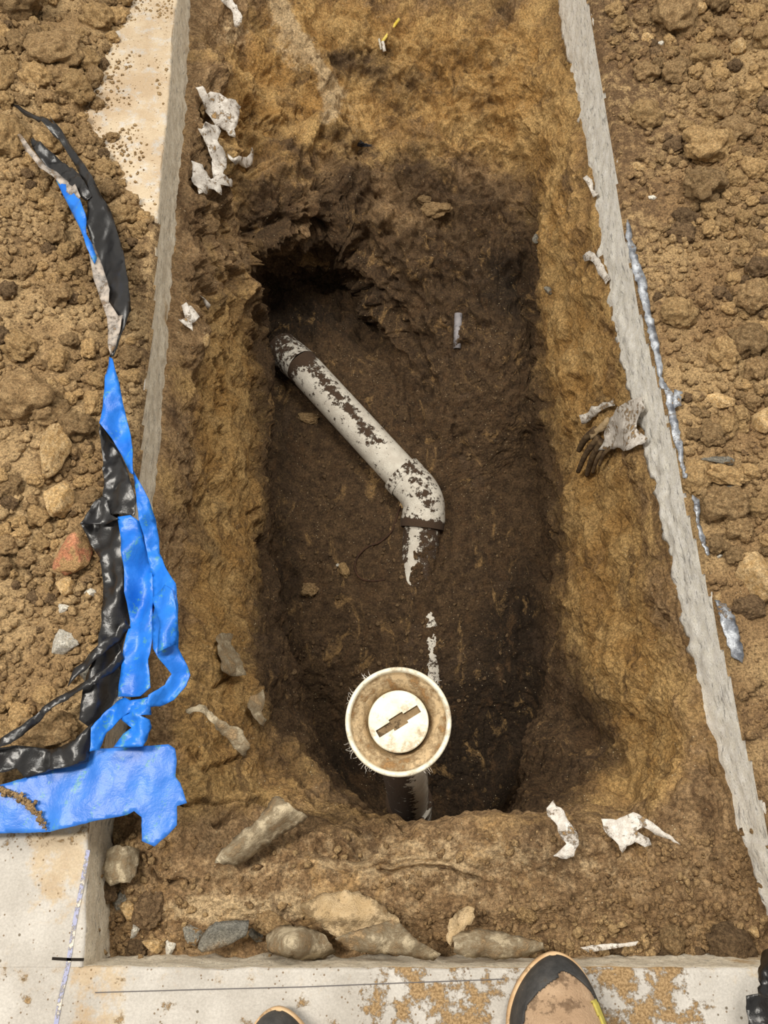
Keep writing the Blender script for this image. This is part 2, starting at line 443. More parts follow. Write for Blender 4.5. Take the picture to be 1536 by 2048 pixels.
for o, V in ((oL, VL), (oR, VR), (oN, VN)):
    p = V.reshape(-1, 3); u, v = proj(p)
    if o is oL:
        sand = .30 + .35 * sstep(0, -400, v * 0) + 0 * u
        sand = np.where(v < 700, .82 - .35 * sstep(60, 120, np.abs(u - 318)) * 0, .12 + .75 * sstep(95, 30, np.abs(u - 120)) * sstep(1900, 1720, v))
        mud = np.where(v < 700, .12, .05 + .35 * sstep(1760, 1660, v))
    elif o is oR:
        sand = .3 + 0 * u; mud = .2 + 0 * u
    else:
        sand = .18 + .5 * sstep(80, 20, np.abs(u - 190)) + .1 * sstep(60, 10, np.abs(v - 1945))
        mud = .24 + .38 * sstep(230, 60, np.abs(u - 880)) + .45 * sstep(170, 40, np.abs(u - 1270 - (v - 1960) * .5)) - .35 * sstep(100, 190, u - 1300)
    set_attr(o, 'sand', sand)
    face = p[:, 2] < -.004
    set_attr(o, 'mud', np.where(face, (-.03 if o is oR else .06 if o is oN else .0), mud))

# ------------------------------------------------------------ the dug pit, a control net of stations round the rim
net = [  # A rim under the slab, B, C, D down the wall, E wall foot, F middle line of the floor
 [(835,1912,-.115),(835,1800,-.085),(835,1668,-.12),(832,1672,-.42),(830,1676,-.86),(825,1500,-.88)],
 [(500,1912,-.115),(530,1790,-.09),(590,1640,-.15),(655,1560,-.38),(675,1545,-.86),(815,1450,-.88)],
 [(205,1905,-.115),(330,1700,-.09),(470,1590,-.15),(605,1475,-.42),(632,1455,-.86),(800,1390,-.87)],
 [(222,1560,-.115),(330,1460,-.09),(450,1370,-.2),(570,1330,-.5),(602,1320,-.86),(790,1300,-.86)],
 [(262,1270,-.115),(365,1240,-.2),(465,1200,-.4),(550,1180,-.66),(590,1175,-.85),(800,1180,-.85)],
 [(305,1000,-.115),(380,1000,-.28),(460,1000,-.47),(530,1000,-.70),(562,1000,-.84),(810,1000,-.84)],
 [(333,760,-.115),(400,755,-.28),(465,745,-.47),(532,745,-.70),(562,790,-.84),(800,870,-.83)],
 [(345,590,-.115),(405,580,-.26),(465,590,-.42),(520,610,-.62),(556,700,-.82),(790,790,-.81)],
 [(362,420,-.115),(418,430,-.24),(470,460,-.36),(520,540,-.52),(552,560,-.80),(780,750,-.80)],
 [(378,250,-.115),(430,260,-.2),(485,320,-.31),(580,470,-.45),(610,560,-.84),(770,725,-.79)],
 [(390,60,-.115),(470,110,-.2),(560,250,-.32),(640,440,-.46),(690,565,-.84),(790,710,-.78)],
 [(480,-150,-.115),(570,0,-.22),(640,190,-.33),(700,400,-.47),(770,640,-.74),(810,710,-.78)],
 [(740,-200,-.115),(740,10,-.24),(760,200,-.37),(790,420,-.50),(850,680,-.70),(840,760,-.77)],
 [(950,-200,-.115),(900,20,-.25),(890,220,-.38),(890,440,-.52),(920,700,-.68),(860,800,-.78)],
 [(1125,-60,-.115),(1050,60,-.24),(1010,240,-.38),(980,450,-.52),(970,730,-.66),(865,850,-.79)],
 [(1160,150,-.115),(1110,200,-.24),(1070,310,-.38),(1045,500,-.53),(1010,790,-.70),(860,900,-.81)],
 [(1188,380,-.115),(1145,420,-.26),(1095,490,-.40),(1070,640,-.60),(1040,860,-.77),(855,960,-.83)],
 [(1248,630,-.115),(1190,660,-.27),(1120,720,-.46),(1072,790,-.66),(1045,920,-.83),(850,1010,-.84)],
 [(1288,790,-.115),(1230,830,-.28),(1150,880,-.48),(1090,930,-.68),(1052,1000,-.85),(840,1070,-.845)],
 [(1322,960,-.115),(1260,980,-.28),(1170,1010,-.50),(1100,1040,-.70),(1055,1090,-.86),(830,1140,-.85)],
 [(1365,1180,-.115),(1290,1180,-.27),(1180,1190,-.50),(1108,1200,-.72),(1058,1210,-.87),(825,1230,-.86)],
 [(1402,1330,-.115),(1310,1330,-.23),(1200,1340,-.46),(1105,1350,-.72),(1055,1350,-.88),(825,1330,-.87)],
 [(1428,1480,-.115),(1340,1450,-.17),(1255,1480,-.40),(1075,1480,-.66),(1040,1470,-.88),(825,1420,-.88)],
 [(1500,1640,-.115),(1330,1600,-.12),(1255,1600,-.30),(1060,1570,-.52),(1015,1560,-.88),(825,1470,-.88)],
 [(1600,1900,-.115),(1280,1740,-.09),(1180,1648,-.13),(1040,1645,-.42),(960,1630,-.88),(825,1490,-.88)],
 [(1150,1912,-.115),(1060,1790,-.085),(980,1650,-.10),(910,1655,-.42),(890,1655,-.88),(825,1500,-.88)],
]
K = np.array(net, float)
for _k, _z in {13: -.20, 14: -.20, 15: -.185, 16: -.16, 17: -.138, 18: -.134, 19: -.132, 20: -.13, 21: -.13, 22: -.128, 3: -.125, 4: -.127, 5: -.127, 6: -.127, 7: -.127, 8: -.127, 9: -.127, 10: -.13, 11: -.15, 12: -.17}.items(): K[_k, 0, 2] = _z
for _k in (0, 1, 2, 22, 23, 24, 25): K[_k, 4, 2] -= .07; K[_k, 5, 2] -= .05
                                   # stations x layers x 3
KW = P(K[..., 0], K[..., 1], 0.0)                          # placeholder, true z below
dx, dy, dz = ray(K[..., 0], K[..., 1]); t = (K[..., 2] - CAM_H) / dz
KW = np.stack([dx * t, dy * t, K[..., 2]], -1)
# skirt going under the slab
mid = np.array([0.0, .8]); out = KW[:, 0, :2] - mid; out /= np.linalg.norm(out, axis=1)[:, None]
sk = KW[:, 0].copy(); sk[:, :2] += out * np.where((np.arange(len(out)) >= 11) & (np.arange(len(out)) <= 13), 1.1, .22)[:, None]; sk[:, 2] -= .022
KW = np.concatenate([sk[:, None], KW], 1)
def catmull(Pn, ts, closed):
    n = len(Pn); i = np.floor(ts).astype(int); f = (ts - i)
    g = (lambda k: Pn[k % n]) if closed else (lambda k: Pn[np.clip(k, 0, n - 1)])
    p0, p1, p2, p3 = g(i - 1), g(i), g(i + 1), g(i + 2)
    f = f.reshape((-1,) + (1,) * (Pn.ndim - 1))
    return .5 * (2 * p1 + (p2 - p0) * f + (2 * p0 - 5 * p1 + 4 * p2 - p3) * f ** 2 + (3 * p1 - p0 - 3 * p2 + p3) * f ** 3)
NS, NL = 1500, 520
G = catmull(KW, np.linspace(0, len(KW), NS, endpoint=False), True)
# even spacing down the layers
lt = np.linspace(0, 1, NL); ls = np.interp(lt, [0, .06, .24, .44, .64, .80, 1], [0, 1, 2, 3, 4, 5, 6])
G = catmull(G.transpose(1, 0, 2), np.minimum(ls, 6.0), False).transpose(1, 0, 2)   # NS x NL x 3
GL = np.broadcast_to(ls, (NS, NL))
def gnormals(G):
    a = np.roll(G, -1, 0) - np.roll(G, 1, 0); b = np.gradient(G, axis=1)
    n = np.cross(b, a); n /= np.linalg.norm(n, axis=2)[..., None] + 1e-12
    return n
SP = P(np.array([785, 808, 822, 828, 828]), np.array([715, 850, 1000, 1200, 1500]), 0)
_sp = np.array([(785, 715, -.785), (808, 850, -.81), (822, 1000, -.84), (828, 1200, -.86), (826, 1480, -.88)])
_d = ray(_sp[:, 0], _sp[:, 1]); _t = (_sp[:, 2] - CAM_H) / _d[2]; SP = np.stack([_d[0] * _t, _d[1] * _t, _sp[:, 2]], -1)[::-1]
_y = np.clip(G[:, -1, 1], SP[0, 1], SP[-1, 1])
_end = np.stack([np.interp(_y, SP[:, 1], SP[:, 0]), _y, np.interp(_y, SP[:, 1], SP[:, 2])], -1)
_w = sstep(5.0, 6.0, GL)[..., None]
G = G + (_end - G[:, -1])[:, None] * _w
Nn = gnormals(G)
if Nn[10, 400, 2] < 0: Nn = -Nn
_w = sstep(5.2, 5.8, GL)[..., None]; Nn = Nn * (1 - _w) + np.array([0, 0, 1.]) * _w
u, v = proj(G)
wall = sstep(1.0, 1.5, GL)
farw = sstep(760, 560, v) * sstep(1090, 1000, u)            # the lumpy end wall
floorm = sstep(4.6, 5.2, GL)
near = sstep(1560, 1680, v)
# lumps of several sizes along the normal
amp = wall * (.024 + .030 * farw - .012 * floorm - .012 * near)
d = amp * fbm(G, 7.5, 3, .5, 2.0)
d += wall * (.008 + .014 * farw - .005 * floorm - .004 * near) * (ridge(G, 13, 3, 31.0) - .7)
d += (.25 + .75 * wall) * .0050 * fbm(G, 45, 4, .6, 7.0)
d += wall * .0014 * (1 - .5 * near) * ridge(G, 90, 2, 5.0)
# clods bulging out of the surface and pits between
cl = np.abs(pnoise(G * 21 + 60)); d += wall * (.004 + .005 * farw - .002 * floorm - .003 * near) * sstep(.16, .0, cl) * (-1)
G = G + Nn * d[..., None]
# grooves, hollows and ledges seen on the walls, cut along the local normal
def groove(line, width, depth, rag=.4):
    global G
    u, v = proj(G)
    dd = polydist(u + 14 * pnoise(G * 30), v + 14 * pnoise(G * 30 + 50), line)
    w = np.exp(-(dd / width) ** 2) * (GL > 1.2) * (1 + rag * pnoise(G * 40 + 9))
    G = G - Nn * (depth * w)[..., None]
groove([(500, 470), (560, 440), (600, 450), (650, 440)], 14, .035)          # undercut left of the end wall
groove([(570, 430), (640, 370), (720, 300)], 12, .02)
groove([(745, 370), (742, 430), (730, 500)], 9, .022)
groove([(620, 555), (700, 550), (770, 600), (830, 690), (870, 790), (930, 900)], 10, .028)
groove([(560, 545), (620, 530), (720, 570), (790, 640)], 7, .014)
groove([(700, 600), (770, 640), (820, 700), (850, 760), (910, 870)], 13, -.030, .5)
groove([(680, 640), (735, 690), (795, 760), (860, 880)], 12, .026)
groove([(660, 560), (720, 620), (760, 660)], 7, .014)
groove([(1050, 480), (1045, 560), (1075, 640)], 9, .022)
groove([(1000, 415), (1040, 410), (1060, 440)], 8, .018)
groove([(1005, 10), (1020, 45)], 14, .035)
groove([(1130, 105), (1128, 130)], 8, .02)
groove([(485, 430), (490, 480), (530, 560)], 10, .022)
groove([(480, 100), (500, 230), (500, 330)], 12, .02)
groove([(400, 400), (415, 480), (440, 560)], 7, .012)
groove([(440, 400), (450, 470), (470, 560)], 7, .012)
groove([(640, 130), (760, 105), (880, 120), (950, 150)], 16, .022)
groove([(660, 200), (690, 250), (650, 330)], 8, .014)
groove([(850, 600), (860, 660), (900, 700), (960, 640)], 12, -.016)
groove([(470, -40), (560, 40), (610, 110), (665, 190), (640, 250)], 20, -.028, .5)
groove([(690, 340), (700, 420), (690, 520)], 26, -.030, .4)
groove([(880, 120), (900, 300), (880, 420)], 30, -.016, .4)
groove([(560, 330), (620, 290), (660, 260)], 26, -.030, .4)
groove([(490, 250), (540, 260), (600, 230)], 14, .020)
groove([(655, 225), (640, 300), (665, 330)], 10, .022)
groove([(760, 300), (780, 420), (800, 560), (850, 620)], 14, .016)
groove([(900, 560), (960, 540), (1030, 560)], 30, .022)
groove([(1120, 600), (1160, 760), (1190, 1000), (1200, 1200)], 10, .012)
groove([(1080, 700), (1100, 900), (1110, 1100)], 12, .012)
groove([(500, 700), (520, 850), (500, 1000), (530, 1150)], 12, .014)
groove([(430, 650), (440, 850), (420, 1050)], 10, .010)
groove([(905, 475), (915, 478)], 9, .016)
groove([(1045, 1180), (1050, 1250), (1040, 1320), (1055, 1400)], 16, .02)
groove([(570, 1060), (560, 1120), (600, 1190)], 14, .018)
groove([(1320, 1240), (1300, 1270)], 14, .03)
groove([(1150, 1440), (1230, 1530), (1240, 1580)], 26, .035)
groove([(1060, 870), (1070, 1000), (1080, 1120)], 12, .012)
groove([(640, 1690), (690, 1700), (740, 1690)], 12, .016)
groove([(350, 1600), (420, 1610), (490, 1590), (540, 1610)], 4, .022)
groove([(560, 1640), (650, 1665), (720, 1700), (850, 1710), (1000, 1680)], 6, .006)
groove([(300, 1740), (340, 1770), (370, 1765)], 5, .02)
groove([(430, 1650), (500, 1600)], 5, .018)
groove([(760, 1745), (900, 1735), (960, 1760)], 4, .014)
groove([(600, 1690), (680, 1715), (740, 1700)], 12, .014)
groove([(380, 1500), (420, 1540), (500, 1500)], 5, .014)
groove([(380, 1350), (430, 1370), (470, 1350)], 6, .014)
groove([(600, 1730), (760, 1735), (900, 1720)], 4, .008)
groove([(1430, 1500), (1440, 1540)], 9, .02)
# raised lip of crumbly soil round the near edge of the hole
groove([(760, 1650), (850, 1665), (930, 1650), (1000, 1645), (1100, 1650)], 15, -.010, .9)
groove([(560, 1600), (600, 1650), (680, 1680)], 22, -.008)
# mound over the buried length of pipe
u, v = proj(G)
PIPE_R = .052
def pw(px, py, z): return Vector([float(a) for a in P(px, py, z)])
pj = pw(848, 1030, -.808); pend = pw(832, 1172, -.875); pfar = pw(858, 1380, -.878)
def seg_d(G, a, b):
    ax, ay = a.x, a.y; bx, by = b.x - a.x, b.y - a.y
    t = ((G[..., 0] - ax) * bx + (G[..., 1] - ay) * by) / (bx * bx + by * by)
    tc = np.clip(t, 0, 1)
    return np.hypot(G[..., 0] - ax - tc * bx, G[..., 1] - ay - tc * by), tc
dd, tc = seg_d(G, pj, pend)
zc = pj.z + (pend.z - pj.z) * tc
top = zc + np.sqrt(np.maximum(PIPE_R ** 2 - dd ** 2, 0))
bank = zc + PIPE_R * (.05 + .85 * tc) - .75 * np.maximum(dd - PIPE_R * .7, 0) + .004 * fbm(G, 30, 3, .5, 8)
bm_ = (GL > 4.4) & (dd < .16)
G[..., 2] = np.where(bm_, np.maximum(G[..., 2], bank), G[..., 2])
mask = (dd < PIPE_R * 1.0) & (GL > 4.4)
side = np.sign(G[..., 0] - (pj.x + (pend.x - pj.x) * tc))
cover = top - .001 + .006 * tc - .018 * sstep(.010, .030, dd * (side < 0)) * (1 - .4 * tc) + .008 * fbm(G, 40, 4, .6, 3)
G[..., 2] = np.where(mask, np.maximum(G[..., 2], cover), G[..., 2])
dd, tc = seg_d(G, pw(590, 720, -.80), pj)                    # trough for the bare pipe
G[..., 2] -= .02 * np.exp(-(dd / .06) ** 2) * sstep(4.4, 4.8, GL)
pit_V = G.reshape(-1, 3)
F = grid_faces(NL, NS, True)
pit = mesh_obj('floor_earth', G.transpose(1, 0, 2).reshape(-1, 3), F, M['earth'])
tag(pit, kind='structure')
Gt = G.transpose(1, 0, 2); u, v = proj(Gt); Lt = GL.T
def blob(cx, cy, rx, ry, a=1.0): return a * np.exp(-((u - cx) / rx) ** 2 - ((v - cy) / ry) ** 2)
och = .22 + .46 * sstep(1.6, 2.6, Lt) * sstep(4.8, 3.2, Lt)
och = np.where(u > 1040, och + .2 * sstep(3, 2, Lt), och)
och += -.35 * farw.T * sstep(200, 420, v) + blob(420, 900, 120, 500, .25) + blob(1180, 700, 90, 500, .25) + blob(1020, 150, 170, 160, .3) + blob(560, 170, 120, 150, .3) + blob(700, 40, 160, 60, .3)
och += blob(1280, 1450, 70, 250, .12)
nb_ = sstep(1540, 1680, v); och = och * (1 - nb_) + .16 * nb_
dark_soil = sstep(2.2, 5.0, Lt) * .92 + farw.T * (.22 * sstep(0, 480, v) - .30 * sstep(2.5, 4.2, Lt) * sstep(600, 480, v) + .42 * fbm(Gt, 7, 3, .5, 44)) + .22 * fbm(Gt, 5, 3, .5, 71) * (Lt > 1.5) + blob(640, 400, 130, 120, .3) + blob(1010, 560, 60, 120, .45) + blob(700, 120, 90, 50, .25)  # weight of the dark soil colour, rising down the walls
dark_soil += blob(570, 1000, 30, 400, .3) + blob(1170, 1560, 90, 90, .25) + blob(1050, 1250, 40, 200, .3) + blob(1150, 1490, 110, 150, .38) + blob(540, 1330, 60, 200, .3) + blob(1010, 540, 60, 60, .3)  # darker patches at the wall feet and in the right pocket
dark_soil = dark_soil * (1 - sstep(1500, 1640, v) * sstep(3.9, 3.0, Lt))
pale = .75 * np.exp(-(polydist(u, v, [(530, -40), (590, 60), (640, 130), (668, 190), (655, 240)]) / 17) ** 2) + blob(460, 60, 60, 40, .6) + blob(590, 110, 40, 40, .7) + blob(660, 180, 26, 30, .7) + blob(560, 30, 30, 60, .6) + blob(480, 1820, 260, 30, .7) + blob(700, 210, 30, 60, .4) + blob(420, 1290, 60, 60, .25) + blob(1000, 1720, 300, 60, .35) + blob(650, 1720, 300, 70, .25) + .20 * sstep(1600, 1700, v) + blob(240, 1680, 60, 60, .2)
dark_soil = dark_soil + sstep(4.0, 5.0, Lt) * (blob(930, 1480, 170, 190, .75) + blob(680, 1540, 90, 90, .6) + blob(1010, 1300, 60, 200, .4) + blob(600, 640, 90, 40, .5))  # darkest soil colour on the floor round the cleanout and tunnel mouth
set_attr(pit, 'ochre', och); set_attr(pit, 'dark_soil', dark_soil); set_attr(pit, 'pale', pale)

# ------------------------------------------------------------ spoil heaps on the slab
bareL = [(262, -60), (246, 30), (232, 90), (205, 150), (178, 190), (186, 250), (214, 300), (238, 350), (262, 400), (296, 436), (330, 430), (380, 300), (420, -60)]
def zheapL(x, y):
    p = np.stack([x, y, 0 * x], -1); u, v = proj(p)
    w = fbm(p, 9, 4, .55, 40)
    dE = xl(y) - x
    bare = sdpoly(u, v, bareL) + 34 * w                       # px
    near_end = (1648 - v) + 14 * w
    z = .010 + .075 * sstep(.05, .5, dE) + .022 * fbm(p, 6, 4, .5, 12) * sstep(0, .12, dE) + .005 * fbm(p, 40, 4, .6, 3)
    z = np.maximum(z, .004)
    m = sstep(12, -14, bare) * sstep(0, 26, near_end) * sstep(-.004, .002, dE + .003 * w)
    return z * m - .006 * (1 - m) - .0015
def zheapR(x, y):
    p = np.stack([x, y, 0 * x], -1)
    w = fbm(p, 9, 4, .55, 70)
    dE = x - xr(y)
    z = .008 + .10 * sstep(.10, .55, dE) + .024 * fbm(p, 6, 4, .5, 77) * sstep(0, .15, dE) + .005 * fbm(p, 40, 4, .6, 33)
    z = np.maximum(z, .004)
    m = sstep(-.004, .002, dE + .003 * w)
    return z * m - .006 * (1 - m) - .0015
def heap(name, zf, x0, x1, y0, y1, mat, step=.0042):
    nx = int((x1 - x0) / step); ny = int((y1 - y0) / step)
    X, Y = np.meshgrid(np.linspace(x0, x1, nx), np.linspace(y0, y1, ny))
    if name[-1] == 'L': pass
    Z = zf(X, Y)
    V = np.stack([X, Y, Z], -1)
    F = grid_faces(ny, nx)
    # drop cells that lie wholly under the slab surface
    zz = Z.ravel()[F].max(1) > -.004
    F = F[zz]
    used = np.zeros(nx * ny, bool); used[F.ravel()] = True
    idx = np.cumsum(used) - 1
    o = mesh_obj(name, V.reshape(-1, 3)[used], idx[F], mat)
    return o, V.reshape(-1, 3)[used]
hl, HV = heap('spoil_heap', zheapL, -1.45, -.30, -.12, 2.5, M['heapL'])
tag(hl, 'loose tan soil heaped on the concrete left of the pit', 'soil', kind='stuff')
uu, vv = proj(HV)
set_attr(hl, 'dark', .03 + .12 * sstep(.5, .8, fbm(HV, 4, 3)) + .10 * (uu > 225) * (vv > 430) * (vv < 1000))
hr, HV = heap('spoil_heap', zheapR, .42, 1.5, -.2, 2.5, M['heapR'])
tag(hr, 'loose brown soil heaped on the concrete right of the pit', 'soil', kind='stuff')
uu, vv = proj(HV)
set_attr(hr, 'dark', .0 + .20 * sstep(1500, 1250, uu) * sstep(900, 250, vv) + .1 * (vv > 1350))

# ray lookups on the finished ground
def bvh(*objs):
    V = []; F = []; n = 0
    for o in objs:
        m = o.data; co = np.empty(len(m.vertices) * 3); m.vertices.foreach_get('co', co); co = co.reshape(-1, 3)
        V.extend(map(tuple, co)); F.extend([tuple(i + n for i in p.vertices) for p in m.polygons]); n += len(co)
    return BVHTree.FromPolygons(V, F)
GB = bvh(pit, hl, hr, oL, oR, oN)
CAMV = Vector((0, 0, CAM_H))
def hit(px, py):
    dx, dy, dz = ray(px, py)
    loc, nrm, i, d = GB.ray_cast(CAMV, Vector((float(dx), float(dy), float(dz))).normalized())
    if loc is None: return pw(px, py, 0), Vector((0, 0, 1))
    if nrm.dot(CAMV - loc) < 0: nrm = -nrm
    return loc, nrm

# ------------------------------------------------------------ clods and stones
def clod_mesh(seed, mats, flat=.75, rough=.22, sub=4, angular=0.0):
    bm = bmesh.new(); bmesh.ops.create_icosphere(bm, subdivisions=sub, radius=1.0)
    co = np.array([v.co for v in bm.verts]); n = co / np.linalg.norm(co, axis=1)[:, None]
    r = 1 + rough * 1.6 * fbm(n, 1.1, 2, .5, seed * 13.7) + rough * .7 * fbm(n, 3.2, 3, .6, seed * 3.1) + (0 if angular else rough * .22 * ridge(n, 5.0, 3, seed * 1.7))
    q = n * r[:, None]
    if angular:
        rg = np.random.default_rng(seed)
        for _ in range(9):
            d = rg.normal(size=3); d /= np.linalg.norm(d); lim = rg.uniform(.55, .85)
            s_ = q @ d; q = q - np.maximum(s_ - lim, 0)[:, None] * d * angular
    q[:, 2] *= flat
    for vtx, c in zip(bm.verts, q): vtx.co = c
    me = bpy.data.meshes.new('clod'); bm.to_mesh(me); bm.free()
    me.materials.append(mats)
    me.polygons.foreach_set('use_smooth', np.ones(len(me.polygons), bool))
    return me
def place(name, me, px, py, wpx, hpx, rot, label, cat, group=None, sink=.30, flat=.75, z=None, zoff=0.0):
    """a stone whose outline in plan covers about wpx x hpx"""
    loc, n = hit(px, py)
    if z is not None: loc = pw(px, py, z)
    depth = (CAMV - loc).length
    k = depth / FPX
    sx, sy = wpx * k / 2, hpx * k / 2
    sz = min(sx, sy) * flat / .75
    o = bpy.data.objects.new(name, me); C.objects.link(o)
    o.scale = (sx, sy, sz * 1.1); o.rotation_euler = (random.uniform(-.15, .15), random.uniform(-.15, .15), rot)
    o.location = loc + Vector((0, 0, sz * (.75 - sink * 1.4) + zoff))
    tag(o, label, cat, group)
    return o
CM = {k: [clod_mesh(i + 10 * j, M[k], rough=.20 + .05 * (i % 2)) for i in range(4)] for j, k in enumerate(['clodA', 'clodB', 'clodC'])}
AM = {k: [clod_mesh(50 + i + 10 * j, M[k], rough=.14, angular=.95) for i in range(2)] for j, k in enumerate(['stone', 'grey', 'white', 'red'])}
